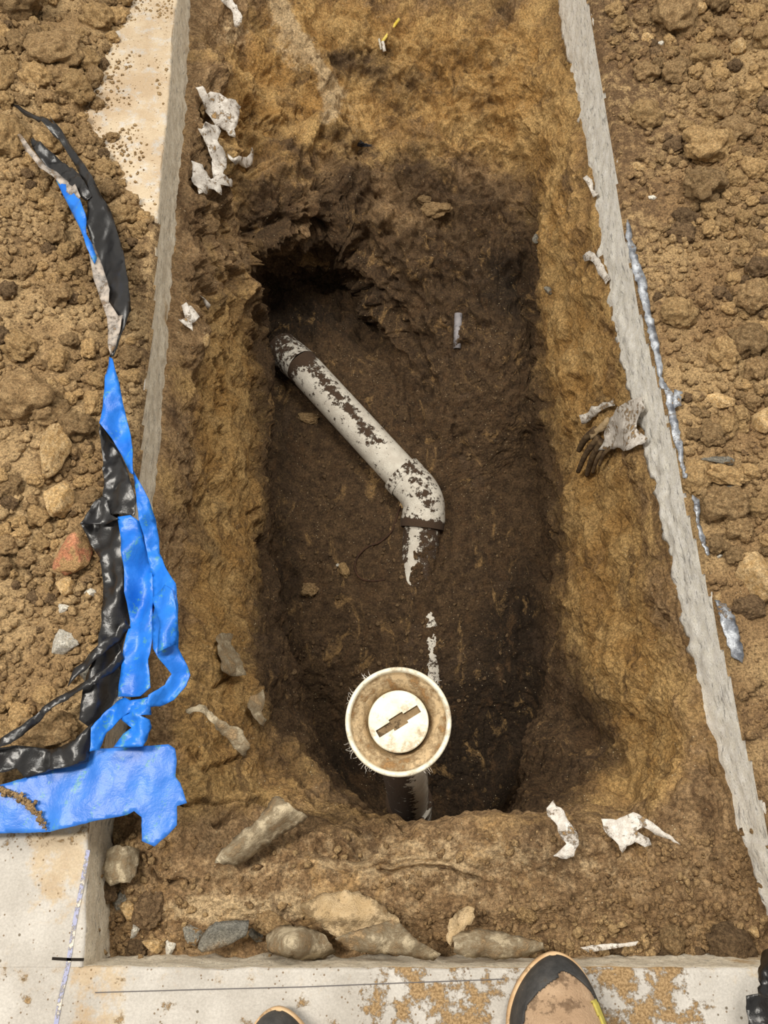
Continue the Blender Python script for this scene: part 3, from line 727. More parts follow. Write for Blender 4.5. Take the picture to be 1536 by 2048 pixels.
big = [ # mesh kind, px, py, w, h, rot, label
 ('clodB', 40, 12, 84, 70, .2, 'big brown clod cut off by the top left corner'),
 ('clodA', 197, 46, 52, 42, .1, 'round tan clod sitting on bare pale concrete near the top'),
 ('clodB', 112, 112, 92, 60, -.15, 'broad flat brown clod, largest near the top left'),
 ('clodA', 155, 188, 52, 52, .5, 'split angular tan clod at the edge of the bare concrete'),
 ('clodB', 196, 212, 24, 22, 0, 'small round clod on concrete just right of the split clod'),
 ('clodB', 226, 277, 22, 18, 0, 'small lone brown clod in the middle of the bare concrete'),
 ('clodB', 185, 315, 18, 16, 0, 'small brown crumb on bare concrete beside the black plastic'),
 ('clodA', 18, 290, 60, 90, 0, 'pale tan clod at the left edge below the black plastic tip'),
 ('clodA', 100, 288, 46, 40, .4, 'tan clod lying between the two black plastic tails'),
 ('clodA', 75, 165, 50, 42, .4, 'rounded tan clod under the broad flat clod'),
 ('clodB', 118, 157, 44, 36, .1, 'brown clod wedged beside the broad flat clod'),
 ('clodA', 245, 437, 62, 34, -.2, 'two-lobed tan clod by the slab edge right of the black plastic'),
 ('clodB', 52, 805, 118, 92, 0, 'very large rounded boulder of brown clay on the left heap'),
 ('clodB', 152, 856, 62, 54, .1, 'dark rounded clod left of the blue strip'),
 ('clodB', 105, 830, 60, 60, .6, 'brown clod tucked behind the very large boulder'),
 ('clodA', 190, 812, 34, 46, .0, 'tan clod touching the blue strip at its widest'),
 ('stone', 112, 900, 58, 118, .15, 'tall knobbly buff stone standing upright, upper half'),
 ('stone', 122, 1005, 64, 78, .3, 'rounded buff stone below the tall knobbly one'),
 ('red', 155, 1112, 84, 84, .6, 'angular stone with one brick-red face'),
 ('stone', 134, 1175, 42, 42, .2, 'small golden stone just under the brick-red one'),
 ('white', 128, 1218, 26, 18, .2, 'small white chip above the larger white chip'),
 ('white', 182, 1186, 22, 20, .1, 'round white pebble close to the black plastic'),
 ('white', 132, 1290, 58, 48, .5, 'flat white concrete chip with a pointed lower end'),
 ('grey', 180, 1348, 48, 36, .3, 'grey-brown angular stone resting on the black plastic'),
 ('clodA', 92, 1392, 42, 34, .2, 'tan clod left of the lower black plastic band'),
 ('clodB', 98, 1462, 92, 66, -.1, 'large brown clod framed by the two black plastic bands'),
 ('clodB', 134, 1476, 42, 34, 0, 'small clod at the right foot of the framed large clod'),
 ('clodA', 45, 1440, 44, 46, .3, 'tan clod at lower left above the black plastic band'),
 ('stone', 103, 768, 20, 24, .3, 'small golden pebble above the very large boulder'),
 ('clodA', 42, 700, 60, 50, .3, 'tan crumbly clod left of the grey film'),
 ('clodB', 1348, 38, 72, 82, .3, 'very large dark clod at the top right'),
 ('stone', 1394, 22, 30, 24, -.3, 'buff pebble stuck to the very large dark clod'),
 ('stone', 1296, 78, 24, 18, 0, 'rusty orange pebble below the very large dark clod'),
 ('white', 1322, 88, 14, 10, 0, 'tiny white pebble beside the rusty pebble'),
 ('stone', 1264, 76, 28, 16, .1, 'small buff pebble near the right slab edge at the top'),
 ('stone', 1474, 100, 28, 36, .2, 'pale buff stone in the upper right heap'),
 ('clodA', 1405, 118, 48, 38, -.3, 'angular golden clod right of the dark smooth soil'),
 ('clodB', 1292, 150, 40, 32, .2, 'low brown clod in the smooth dark soil'),
 ('clodA', 1290, 236, 52, 44, .2, 'crumbly tan clod beside the right slab edge'),
 ('clodA', 1415, 306, 84, 62, .15, 'large pale oval clod, biggest on the right heap'),
 ('clodB', 1463, 270, 56, 46, .3, 'brown clod touching the top of the large pale oval one'),
 ('clodB', 1402, 378, 62, 66, -.2, 'round brown clod just below the large pale oval one'),
 ('clodA', 1475, 362, 34, 28, 0, 'small round tan clod right of the round brown one'),
 ('clodC', 1362, 470, 42, 34, .3, 'dark angular clod in the middle of the right heap'),
 ('stone', 1278, 335, 30, 16, .3, 'flat golden pebble near the right slab edge'),
 ('white', 1305, 396, 18, 10, .2, 'thin white flake on the right heap'),
 ('clodA', 1355, 632, 62, 50, .1, 'smooth tan clod beside the upper silver film'),
 ('clodB', 1492, 690, 58, 58, .1, 'round brown clod at the right edge, mid height'),
 ('clodB', 1505, 600, 50, 60, .2, 'crumbly brown clod at the right edge above the round one'),
 ('clodA', 1445, 715, 50, 56, .4, 'tan angular clod left of the round one at the right edge'),
 ('stone', 1440, 803, 60, 30, .05, 'long buff stone lying flat on the right heap'),
 ('stone', 1520, 845, 44, 60, .3, 'buff lumpy stone cut by the right edge'),
 ('grey', 1440, 922, 64, 24, .05, 'thin dark grey slate sliver on the right heap'),
 ('clodA', 1450, 955, 72, 34, .25, 'long tan clod under the dark slate sliver'),
 ('clodA', 1390, 960, 50, 64, .3, 'tan oval clod leaning on the right slab edge'),
 ('clodB', 1444, 1012, 78, 62, 0, 'large round brown clod below the long tan one'),
 ('clodA', 1497, 945, 36, 28, .2, 'small golden clod at right, above the grey shard'),
 ('grey', 1464, 974, 26, 14, -.3, 'grey shard pressed into the right heap'),
 ('clodA', 1515, 1020, 44, 34, .2, 'pale tan clod at the right edge near the large round one'),
 ('clodB', 1474, 1060, 46, 40, .1, 'brown clod just under the large round one'),
 ('clodB', 1430, 1092, 36, 36, .1, 'brown clod leaning near the silver film bend'),
 ('clodB', 1468, 1113, 40, 36, .3, 'brown clod above the big pale lump'),
 ('stone', 1512, 1152, 80, 96, .1, 'big pale crumbly lump, largest at the lower right'),
 ('clodC', 1495, 1215, 52, 36, .2, 'dark clod in the shade under the big pale lump'),
 ('white', 1438, 1112, 14, 10, .2, 'tiny white pebble near the silver film bend'),
 ('stone', 1434, 1196, 12, 32, .5, 'thin pale splinter lying against the right slab'),
 # rubble along the near slab edge
 ('clodC', 216, 1785, 30, 36, 0, 'dark small rock beside the left cut edge near the bottom'),
 ('grey', 240, 1800, 26, 34, .3, 'grey-brown rubble piece in the bottom left corner of the pit'),
 ('stone', 262, 1820, 40, 30, .2, 'sandy rubble stone in the bottom left corner of the pit'),
 ('clodC', 300, 1815, 46, 54, .2, 'dark brown lump over the bottom left rubble'),
 ('white', 272, 1858, 24, 30, .2, 'pale chip low in the bottom left rubble'),
 ('stone', 308, 1888, 42, 26, .2, 'tan flat stone against the near slab edge'),
 ('white', 342, 1896, 22, 28, .1, 'bright white stone against the near slab edge'),
 ('clodC', 272, 1898, 34, 26, 0, 'dark stone at the near slab edge left of the tan flat one'),
 ('grey', 388, 1868, 40, 34, .4, 'brown-grey lump left of the long grey slab piece'),
 ('grey', 512, 1868, 34, 28, .1, 'small grey stone at the right end of the long grey slab piece'),
 ('clodB', 545, 1848, 60, 36, .1, 'brown rock above the caked cloth bundle'),
 ('clodA', 1052, 1830, 34, 22, .2, 'tan pebble in the soil above the right flap'),
 ('clodB', 1342, 1878, 40, 40, .1, 'rounded brown clod by the near slab edge left of the wide one'),
 ('clodC', 1340, 1898, 34, 26, .1, 'dark clod squeezed under the rounded one at the slab edge'),
 ('clodC', 1455, 1885, 76, 58, .1, 'wide purplish brown clod at the near slab edge'),
 ('stone', 1505, 1862, 20, 20, .1, 'small orange pebble near the bottom right'),
 ('clodC', 1395, 1906, 20, 18, .1, 'little dark clod between the two bigger ones at the slab edge'),
 ('clodC', 1232, 1898, 22, 16, .1, 'little dark clod at the slab edge right of the tan boot'),
 # pit floor and walls
 ('clodA', 688, 1140, 18, 30, -.3, 'tan stone on the pit floor beside the thin root'),
 ('white', 676, 1130, 9, 8, 0, 'tiny white pebble beside the tan stone on the pit floor'),
 ('clodB', 617, 838, 40, 22, .1, 'flat brown clod on the pit floor left of the sloping pipe'),
 ('clodB', 620, 1180, 30, 26, .1, 'brown clod at the left of the pit floor'),
 ('stone', 806, 1012, 16, 16, .1, 'small tan stone touching the pipe elbow'),
 ('clodB', 872, 420, 50, 28, .05, 'blocky clod stuck on the end wall of the pit'),
 ('clodB', 850, 400, 34, 20, .3, 'crumbled clod above the blocky one on the end wall'),
 ('grey', 1072, 478, 14, 22, .1, 'grey stone set in the dark soil of the right wall, upper'),
 ('grey', 1098, 580, 20, 22, .3, 'grey stone set in the dark soil of the right wall, lower'),
 ('stone', 412, 682, 20, 34, .1, 'little buff stone stuck in the left wall'),
 ('stone', 470, 506, 14, 10, .1, 'tiny pink pebble stuck in the left wall'),
 ('clodB', 405, 215, 30, 44, .1, 'brown clod caught behind the upper white membrane'),
]
for i, (k, px, py, w, h, r, lab) in enumerate(big):
    me = (CM.get(k) or AM.get(k)); me = me[i % len(me)]
    onwall = 350 < px < 1180 and py < 1660 and py > 60 and not (px < 470 and py < 0)
    cat = 'stone' if k in ('stone', 'grey', 'white', 'red') else 'clod'
    nm = {'stone': 'stone', 'grey': 'grey_stone', 'white': 'white_stone', 'red': 'brick_stone'}.get(k, 'soil_clod')
    place(nm, me, px, py, w, h, -r, lab, cat, sink=.42 if onwall else .30)

# scattered repeats
taken = [(b[1], b[2], max(b[3], b[4]) / 2) for b in big]
tapeband = [(60, 225), (190, 470), (225, 720), (235, 900), (240, 1100), (280, 1300), (270, 1500), (150, 1580), (20, 1600)]
def free(px, py, r):
    return all((px - a) ** 2 + (py - b) ** 2 > (r * .8 + c * .9) ** 2 for a, b, c in taken)
def scatter(n, region, smin, smax, label, group, weights, on):
    made = 0; tries = 0
    while made < n and tries < n * 60:
        tries += 1
        px = random.uniform(*region[0]); py = random.uniform(*region[1])
        if not on(px, py): continue
        s_ = smin + (smax - smin) * random.random() ** 1.8
        if not free(px, py, s_ / 2): continue
        k = random.choices(['clodA', 'clodB', 'clodC'], weights)[0]
        place('soil_clod', random.choice(CM[k]), px, py, s_, s_ * random.uniform(.7, 1.1), random.uniform(0, 6.28), label, 'clod', group)
        taken.append((px, py, s_ / 2)); made += 1
def onL(px, py):
    if py > 1470 or px < 2: return False
    x, y = P(px, py)[:2]
    if xl(y) - x < .022: return False
    if polydist(np.array(px), np.array(py), tapeband) < (26 if py < 800 else 48): return False
    if sdpoly(np.array(px), np.array(py), bareL) > -4: return False
    dens = float(fbm(np.array([[x, y, 0.]]), 5, 2, .5, 90)[0])
    return dens > -.25
def onR(px, py):
    x, y = P(px, py)[:2]
    if x - xr(y) < .03: return False
    dens = float(fbm(np.array([[x, y, 0.]]), 5, 2, .5, 95)[0]) + .9 * float(sstep(.05, .3, x - xr(y))) - .35
    return dens > 0
scatter(150, ((0, 300), (0, 1480)), 16, 44, 'loose rounded soil clod, one of many covering the left heap', 'loose clods on the left heap', (5, 4, 1), onL)
scatter(140, ((1200, 1536), (0, 1536)), 16, 46, 'loose rounded soil clod, one of many covering the right heap', 'loose clods on the right heap', (5, 4, 1.5), onR)

# countless crumbs, as stuff
def crumbs(name, n, sampler, zf, smin, smax, mat, label, seed):
    bm = bmesh.new(); bmesh.ops.create_icosphere(bm, subdivisions=1, radius=1.0)
    bv = np.array([v.co for v in bm.verts]); bf = np.array([[v.index for v in f.verts] for f in bm.faces]); bm.free()
    rg = np.random.default_rng(seed)
    xy = sampler(n, rg); n = len(xy)
    s_ = smin + (smax - smin) * rg.random(n) ** 3.2
    V = np.repeat(bv[None], n, 0) * (1 + .28 * rg.normal(size=(n, len(bv), 1))).clip(.55, 1.5)
    sc = s_[:, None] * rg.uniform(.7, 1.15, (n, 3)); V = V * sc[:, None, :]
    a = rg.uniform(0, 6.28, n); ca, sa = np.cos(a)[:, None], np.sin(a)[:, None]
    V = np.stack([V[..., 0] * ca - V[..., 1] * sa, V[..., 0] * sa + V[..., 1] * ca, V[..., 2]], -1)
    z = zf(xy[:, 0], xy[:, 1])
    V[..., 0] += xy[:, 0, None]; V[..., 1] += xy[:, 1, None]; V[..., 2] += (z + s_ * .35)[:, None]
    F = (bf[None] + (np.arange(n) * len(bv))[:, None, None]).reshape(-1, 3)
    o = mesh_obj(name, V.reshape(-1, 3), F, mat); set_attr(o, 'dark', np.repeat(rg.uniform(-.1, .14, n), len(bv)))
    return tag(o, label, 'soil', kind='stuff')
def sampL(n, rg):
    x = rg.uniform(-1.2, -.30, n * 2); y = rg.uniform(-.05, 2.3, n * 2)
    p = np.stack([x, y, 0 * x], -1)
    keep = (zheapL(x, y) > .002) & (fbm(p, 6, 3, .5, 91) + rg.uniform(-.5, .5, len(x)) > -.15)
    return np.stack([x, y], -1)[keep][:n]
def sampR(n, rg):
    x = rg.uniform(.42, 1.3, n * 2); y = rg.uniform(-.1, 2.3, n * 2)
    p = np.stack([x, y, 0 * x], -1)
    keep = (zheapR(x, y) > .002) & (fbm(p, 6, 3, .5, 93) + rg.uniform(-.5, .5, len(x)) + .8 * sstep(.0, .3, x - xr(y)) > .15)
    return np.stack([x, y], -1)[keep][:n]
crumbs('soil_crumbs', 16000, sampL, zheapL, .0016, .011, M['heapL'], 'countless small soil crumbs over the left heap', 1)
crumbs('soil_crumbs', 16000, sampR, zheapR, .0016, .011, M['heapR'], 'countless small soil crumbs over the right heap', 2)
def sampBare(n, rg):
    px = rg.uniform(170, 350, n * 3); py = rg.uniform(-20, 470, n * 3)
    p = P(px, py); x, y = p[:, 0], p[:, 1]
    keep = (xl(y) - x > .006) & (zheapL(x, y) < .0) & (fbm(p, 9, 3, .5, 51) - sdpoly(px, py, bareL) / 130 + rg.uniform(-.4, .4, len(x)) > -.25)
    return np.stack([x, y], -1)[keep][:n]
crumbs('soil_crumbs', 900, sampBare, lambda x, y: 0 * x, .0008, .0045, M['heapL'], 'sparse grains of soil dusted over the bare pale concrete', 4)
# crumbs on the near bench (surface height found by dropping a ray)
def sampN(n, rg):
    px = rg.uniform(200, 1536, n); py = rg.uniform(1660, 1912, n)
    dens = rg.random(n) < (.12 + .8 * sstep(1780, 1900, py) * sstep(600, 1000, px) + .5 * sstep(420, 240, px) + .35 * sstep(1150, 1300, px))
    p = P(px[dens], py[dens], -.1)
    return p[:, :2]
def zdrop(x, y):
    r = []
    for a, b in zip(x, y):
        l = GB.ray_cast(Vector((a, b, -.03)), Vector((0, 0, -1)))[0]; r.append(l.z if l else -.12)
    return np.array(r)
crumbs('soil_crumbs', 5000, sampN, zdrop, .0012, .008, M['heapR'], 'countless crumbs over the soil bench at the near end', 3)
def sampF(n, rg):
    px = rg.uniform(600, 1020, n); py = rg.uniform(700, 1420, n); p = P(px, py, -.85); return p[:, :2]
crumbs('soil_crumbs', 900, sampF, zdrop, .001, .007, M['clodC'], 'scattered dark crumbs over the pit floor', 5)

# ------------------------------------------------------------ thin sheets: torn membrane, film
def sheet(name, poly, mat, zf=None, lift=.006, wr=.006, ws=28, step=9, rag=0.0, label=None, cat='sheet', group=None,
          parent=None, thick=.0012, seed=0.0, smooth_iter=6, fold=None, limit=None, crease=0.0, crease_dir=0.0):
    """poly in photo pixels; zf(px,py)->z, or None to drape on the ground found along the sight line"""
    pts = [Vector((x, y, 0)) for x, y in poly]
    if rag:
        q = []
        for i in range(len(pts)):
            a, b = pts[i], pts[(i + 1) % len(pts)]; L = (b - a).length; k = max(1, int(L / 7))
            for j in range(k):
                p = a.lerp(b, j / k); n = Vector((-(b - a).y, (b - a).x, 0)).normalized()
                q.append(p + n * rag * (random.random() - .5) * 2 * (1 if j else .3))
        pts = q
    from mathutils.geometry import delaunay_2d_cdt
    bd = []
    for i in range(len(pts)):
        a, b = pts[i], pts[(i + 1) % len(pts)]; k = max(1, int(round((b - a).length / step)))
        bd += [(a.lerp(b, j / k)).to_2d() for j in range(k)]
    bx = [p.x for p in bd]; by = [p.y for p in bd]; ol = [(p.x, p.y) for p in bd]
    gx, gy = np.meshgrid(np.arange(min(bx), max(bx), step), np.arange(min(by), max(by), step * .87))
    gx = gx + (np.arange(gx.shape[0]) % 2)[:, None] * step / 2
    gx = (gx + RNG.uniform(-.12, .12, gx.shape) * step).ravel(); gy = gy.ravel()
    ok = sdpoly(gx, gy, ol) > step * .45
    allv = bd + [Vector((x, y)) for x, y in zip(gx[ok], gy[ok])]
    nb_ = len(bd); res = delaunay_2d_cdt(allv, [], [list(range(nb_))], 1, 1e-4)
    bm = bmesh.new(); bvs = [bm.verts.new((v.x, v.y, 0)) for v in res[0]]
    for f in res[2]:
        c = [res[0][i] for i in f]; bm.faces.new([bvs[i] for i in f])
    for v in [v for v in bm.verts if not v.link_faces]: bm.verts.remove(v)
    bm.verts.ensure_lookup_table(); bm.verts.index_update()
    px = np.array([v.co.x for v in bm.verts]); py = np.array([v.co.y for v in bm.verts])
    if zf is not None:
        z = np.array([zf(a, b) for a, b in zip(px, py)], float)
        base = P(px, py, 0); dx, dy, dz = ray(px, py); t = (z - CAM_H) / dz
        W3 = np.stack([dx * t, dy * t, z], -1)
    else:
        dist = np.array([(hit(a, b)[0] - CAMV).length for a, b in zip(px, py)])
        # smooth the drape so the sheet spans hollows
        nb = [[e.other_vert(v).index for e in v.link_edges] for v in bm.verts]
        raw = dist.copy()
        for _ in range(smooth_iter):
            dist = np.array([(dist[i] + sum(dist[j] for j in n)) / (1 + len(n)) for i, n in enumerate(nb)])
            dist = np.minimum(dist, raw)
        dx, dy, dz = ray(px, py); D = np.stack([dx, dy, dz], -1); D /= np.linalg.norm(D, axis=1)[:, None]
        W3 = np.array(CAMV)[None] + D * (dist - lift)[:, None]
    w = wr * (ridge(W3, ws, 3, seed) - .4) + wr * .5 * fbm(W3, ws * .6, 2, .5, seed + 3)
    if limit is not None: w = np.maximum(w, -limit)
    if crease:
        rg = np.random.default_rng(int(seed * 7) + 5)
        for _ in range(6):
            a = crease_dir + rg.normal() * .5; lam = rg.uniform(.02, .07); ph = rg.uniform(0, 1)
            q = (W3[:, 0] * math.cos(a) + W3[:, 1] * math.sin(a)) / lam + ph + .35 * pnoise(W3 * 9 + seed)
            w = w + crease * lam * 6 * (np.abs((q % 1) - .5) - .25)
    W3[:, 2] += w
    W3[:, 0] += .25 * wr * fbm(W3, ws, 2, .5, seed + 8)
    if fold is not None: W3 = fold(W3, px, py)
    c0 = W3.mean(0)
    for v_, p in zip(bm.verts, W3): v_.co = Vector(p - c0) if parent is None else Vector(p)
    bmesh.ops.recalc_face_normals(bm, faces=bm.faces[:])
    o = bm_obj(name, bm, mat, parent)
    if parent is None: o.location = c0
    md = o.modifiers.new('thickness', 'SOLIDIFY'); md.thickness = thick; md.offset = 0
    if label: tag(o, label, cat, group)
    return o

G_MEM = 'torn white membrane scraps'
# upper left cluster
m1 = empty('torn_membrane', hit(430, 280)[0]); tag(m1, 'crumpled white membrane hanging from under the upper left slab', 'membrane')
def sub(o):  # keep world coords under an empty
    o.matrix_parent_inverse = Matrix.Translation(-o.parent.location); return o
sub(sheet('upper_flap', [(392, 178), (405, 174), (414, 190), (440, 186), (446, 196), (470, 200), (482, 214), (476, 246), (470, 262), (472, 276), (458, 272), (446, 258), (430, 250), (412, 226), (404, 200)], M['membrane'], lift=.028, wr=.006, ws=36, rag=1.5, parent=m1, seed=1))
sub(sheet('middle_flap', [(398, 262), (412, 246), (436, 252), (442, 264), (436, 286), (450, 306), (455, 330), (448, 350), (430, 366), (426, 352), (424, 320), (412, 292)], M['membrane'], lift=.024, wr=.007, ws=36, rag=1.5, parent=m1, seed=4))
sub(sheet('lower_flap', [(384, 326), (404, 330), (422, 358), (452, 350), (468, 366), (464, 374), (442, 374), (444, 396), (430, 386), (420, 382), (398, 392), (396, 378), (384, 366)], M['membrane'], lift=.026, wr=.009, ws=40, rag=2, parent=m1, seed=6))
sub(sheet('curled_tail', [(454, 306), (466, 312), (486, 320), (502, 312), (504, 300), (508, 302), (506, 330), (494, 342), (484, 334), (458, 322)], M['membrane'], lift=.024, wr=.008, ws=45, rag=1, parent=m1, seed=8))
sheet('torn_membrane', [(362, 612), (372, 606), (388, 620), (400, 636), (392, 646), (384, 648), (386, 664), (378, 656), (358, 642), (372, 640)], M['membrane'], lift=.02, wr=.006, ws=45, rag=1, label='small pointed white membrane scrap below the left slab edge', cat='membrane', seed=9)
sheet('torn_membrane', [(400, 590), (410, 596), (422, 610), (416, 622), (408, 606)], M['membrane'], lift=.012, wr=.004, ws=45, rag=1, label='tiny white membrane shred on the left wall', cat='membrane', seed=10)
sheet('torn_membrane', [(440, 0), (462, -10), (470, 10), (486, 36), (480, 62), (470, 54), (466, 30), (452, 12)], M['membrane'], lift=.02, wr=.007, ws=45, rag=1.5, label='white membrane scrap at the very top left of the pit', cat='membrane', seed=11)
# right wall membrane
m2 = empty('torn_membrane', hit(1240, 850)[0]); tag(m2, 'ragged white membrane on the right wall over a tuft of roots', 'membrane')
sub(sheet('main_flap', [(1208, 862), (1220, 836), (1240, 812), (1262, 800), (1282, 796), (1290, 818), (1276, 836), (1270, 858), (1294, 880), (1282, 890), (1256, 902), (1240, 898), (1212, 902), (1196, 900), (1206, 888)], M['membrane'], lift=.03, wr=.006, ws=40, rag=2.5, parent=m2, seed=14))
sub(sheet('left_strip', [(1158, 832), (1176, 826), (1182, 814), (1204, 806), (1226, 800), (1230, 812), (1212, 818), (1196, 828), (1180, 842), (1162, 850)], M['membrane'], lift=.026, wr=.006, ws=40, rag=2, parent=m2, seed=15))
sub(sheet('tan_strip', [(1178, 866), (1200, 848), (1216, 834), (1222, 842), (1206, 862), (1190, 872), (1180, 882)], M['claycloth'], lift=.028, wr=.005, ws=40, rag=2, parent=m2, seed=16))
# near right scraps
sheet('torn_membrane', [(1106, 1600), (1112, 1612), (1128, 1622), (1136, 1640), (1154, 1668), (1156, 1690), (1146, 1712), (1130, 1718), (1106, 1712), (1120, 1700), (1132, 1688), (1122, 1676), (1112, 1652), (1096, 1632), (1094, 1616)], M['membrane'],
      zf=lambda a, b: -.055 + .03 * (1 - (b - 1600) / 120), wr=.008, ws=34, rag=1.2, label='upright curled white membrane strip on the near lip of the pit', cat='membrane', seed=18)
sheet('torn_membrane', [(1200, 1638), (1232, 1640), (1250, 1632), (1268, 1624), (1290, 1636), (1318, 1656), (1352, 1684), (1358, 1690), (1330, 1676), (1304, 1664), (1286, 1654), (1274, 1662), (1296, 1676), (1304, 1690), (1290, 1694), (1268, 1684), (1252, 1692), (1243, 1706), (1236, 1690), (1216, 1672), (1204, 1656)], M['membrane'],
      zf=lambda a, b: -.075, wr=.007, ws=34, rag=1.6, label='white membrane scrap half buried right of the curled strip', cat='membrane', seed=20)
sheet('torn_membrane', [(1166, 356), (1174, 350), (1184, 360), (1186, 380), (1196, 392), (1186, 398), (1180, 384)], M['membrane'], lift=.02, wr=.004, ws=45, rag=1, label='small white membrane curl on the upper right wall', cat='membrane', seed=21)
sheet('torn_membrane', [(1166, 512), (1178, 504), (1188, 508), (1200, 520), (1220, 560), (1210, 572), (1196, 548), (1186, 526), (1170, 522)], M['membrane'], lift=.012, wr=.004, ws=45, rag=2, label='crumbly white shred below the middle right slab edge', cat='membrane', seed=22)
# muddy flaps near the camera
def rollfold(amp, ax):
    def f(W3, px, py): return W3
    return f
sheet('muddy_flap', [(545, 1596), (560, 1594), (616, 1634), (600, 1646), (560, 1672), (500, 1716), (470, 1732), (430, 1726), (440, 1704), (486, 1662), (520, 1640), (530, 1620)], M['muddycloth'],
      zf=lambda a, b: -.035 - .05 * abs((a - 520) * .6 + (b - 1660) * .8) / 60, wr=.006, ws=22, rag=2.2, label='long grey-brown folded flap at the near left of the pit', cat='flap', seed=24, thick=.0016, crease=.05)
sheet('muddy_flap', [(372, 1420), (400, 1410), (412, 1412), (440, 1440), (486, 1462), (502, 1490), (486, 1514), (466, 1490), (440, 1462), (418, 1440), (400, 1424), (382, 1430)], M['muddycloth'],
      zf=lambda a, b: -.015 - .03 * max(0, (b - 1440)) / 70, wr=.006, ws=26, rag=3.0, label='narrow curled brown flap standing over a dark slit on the left', cat='flap', seed=26, thick=.0016, crease=.05)
sheet('muddy_flap', [(432, 1272), (444, 1264), (466, 1268), (462, 1290), (480, 1310), (492, 1350), (470, 1354), (446, 1344), (436, 1300)], M['muddycloth'], lift=.03, wr=.005, ws=30, rag=2.2, label='upright muddy tongue of membrane with a white tip', cat='flap', seed=28, thick=.0016, crease=.05)
sheet('muddy_flap', [(500, 1392), (528, 1380), (530, 1400), (526, 1430), (536, 1440), (526, 1452), (510, 1436), (496, 1416)], M['muddycloth'], lift=.03, wr=.006, ws=34, rag=3.0, label='small grey flap on the left wall near the cleanout', cat='flap', seed=29, thick=.0016, crease=.05)
sheet('muddy_flap', [(214, 1700), (232, 1690), (266, 1694), (278, 1700), (276, 1744), (262, 1766), (240, 1764), (222, 1772), (212, 1756)], M['muddycloth'],
      zf=lambda a, b: -.045 - .02 * abs(a - 245) / 30, wr=.005, ws=26, rag=2.2, label='brown flap with a pale lower edge in the bottom left corner', cat='flap', seed=30, thick=.0016, crease=.05)
sheet('muddy_flap', [(470, 1846), (498, 1846), (494, 1866), (470, 1880), (430, 1896), (404, 1900), (396, 1890), (414, 1864), (430, 1850)], M['grey'],
      zf=lambda a, b: -.045 - .02 * (b - 1846) / 50, wr=.003, ws=20, rag=0.9, label='long grey slab piece tilted in the rubble at the near edge', cat='stone', seed=31, thick=.012)
sheet('muddy_flap', [(532, 1868), (560, 1850), (610, 1852), (650, 1872), (664, 1888), (670, 1904), (640, 1922), (606, 1920), (560, 1908), (538, 1904)], M['muddycloth'],
      zf=lambda a, b: -.02 - .05 * (((a - 600) / 70) ** 2 + ((b - 1886) / 36) ** 2), wr=.010, ws=30, rag=1.8, label='bundle of mud-caked cloth on the near slab edge', cat='flap', seed=32, thick=.0016, crease=.05)
sheet('muddy_flap', [(600, 1812), (640, 1790), (690, 1778), (740, 1792), (790, 1830), (800, 1846), (700, 1876), (660, 1868), (630, 1836)], M['claycloth'],
      zf=lambda a, b: -.05 - .02 * abs(b - 1830) / 40, wr=.006, ws=22, rag=3.8, label='broad clay-coated sheet with a torn edge above the near slab', cat='flap', seed=33, thick=.0016, crease=.05)
sheet('muddy_flap', [(670, 1876), (720, 1858), (790, 1838), (812, 1860), (850, 1890), (882, 1908), (868, 1922), (800, 1908), (740, 1904), (700, 1900)], M['muddycloth'],
      zf=lambda a, b: -.02 - .04 * abs((b - 1880) + (a - 780) * -.1) / 50, wr=.005, ws=22, rag=1.8, label='pale flap peeling over the slab edge, middle of the near side', cat='flap', seed=34, thick=.0016, crease=.05)
sheet('muddy_flap', [(906, 1868), (950, 1856), (990, 1862), (1040, 1872), (1084, 1884), (1090, 1900), (1040, 1914), (990, 1918), (930, 1912), (908, 1902)], M['muddycloth'],
      zf=lambda a, b: -.015 - .03 * abs(b - 1890) / 30, wr=.004, ws=20, rag=1.8, label='pale stiff flap at the near edge just left of the tan boot', cat='flap', seed=35, thick=.0016, crease=.05)
sheet('muddy_flap', [(898, 1836), (936, 1812), (950, 1818), (946, 1842), (920, 1870), (900, 1890), (892, 1870)], M['claycloth'],
      zf=lambda a, b: -.04, wr=.006, ws=30, rag=3.0, label='small clay-brown flap between the two pale flaps', cat='flap', seed=36, thick=.0016, crease=.05)
sheet('torn_membrane', [(1160, 1894), (1200, 1888), (1250, 1886), (1276, 1882), (1270, 1890), (1220, 1898), (1176, 1904)], M['membrane'], zf=lambda a, b: -.062, wr=.003, ws=30, rag=1, label='thin dirty white strip in the soil right of the tan boot', cat='membrane', seed=37)

# silver film showing along the right slab
for i, (pl, lab) in enumerate([
  ([(1254, 440), (1264, 470), (1276, 520), (1292, 560), (1300, 620), (1318, 690), (1326, 760), (1334, 782), (1322, 780), (1308, 720), (1292, 650), (1278, 590), (1262, 530), (1250, 470)], 'upper silvery film strip along the right slab edge'),
  ([(1326, 762), (1344, 790), (1352, 830), (1362, 880), (1366, 930), (1378, 960), (1366, 956), (1350, 890), (1336, 830)], 'middle silvery film strip along the right slab edge'),
  ([(1384, 990), (1398, 1000), (1398, 1040), (1420, 1110), (1412, 1112), (1396, 1070)], 'short dark film corner poking from under a clod'),
  ([(1428, 1200), (1452, 1208), (1470, 1240), (1486, 1310), (1484, 1326), (1462, 1312), (1448, 1270)], 'lower silvery film strip beside the lower right slab'),
  ([(1348, 780), (1364, 786), (1362, 812), (1348, 818), (1344, 800)], 'small white-grey film scrap on the right heap')]):
    sheet('plastic_film', pl, M['silver'], zf=lambda a, b: .016, wr=.0035, ws=60, rag=2, label=lab, cat='film', seed=40 + i)

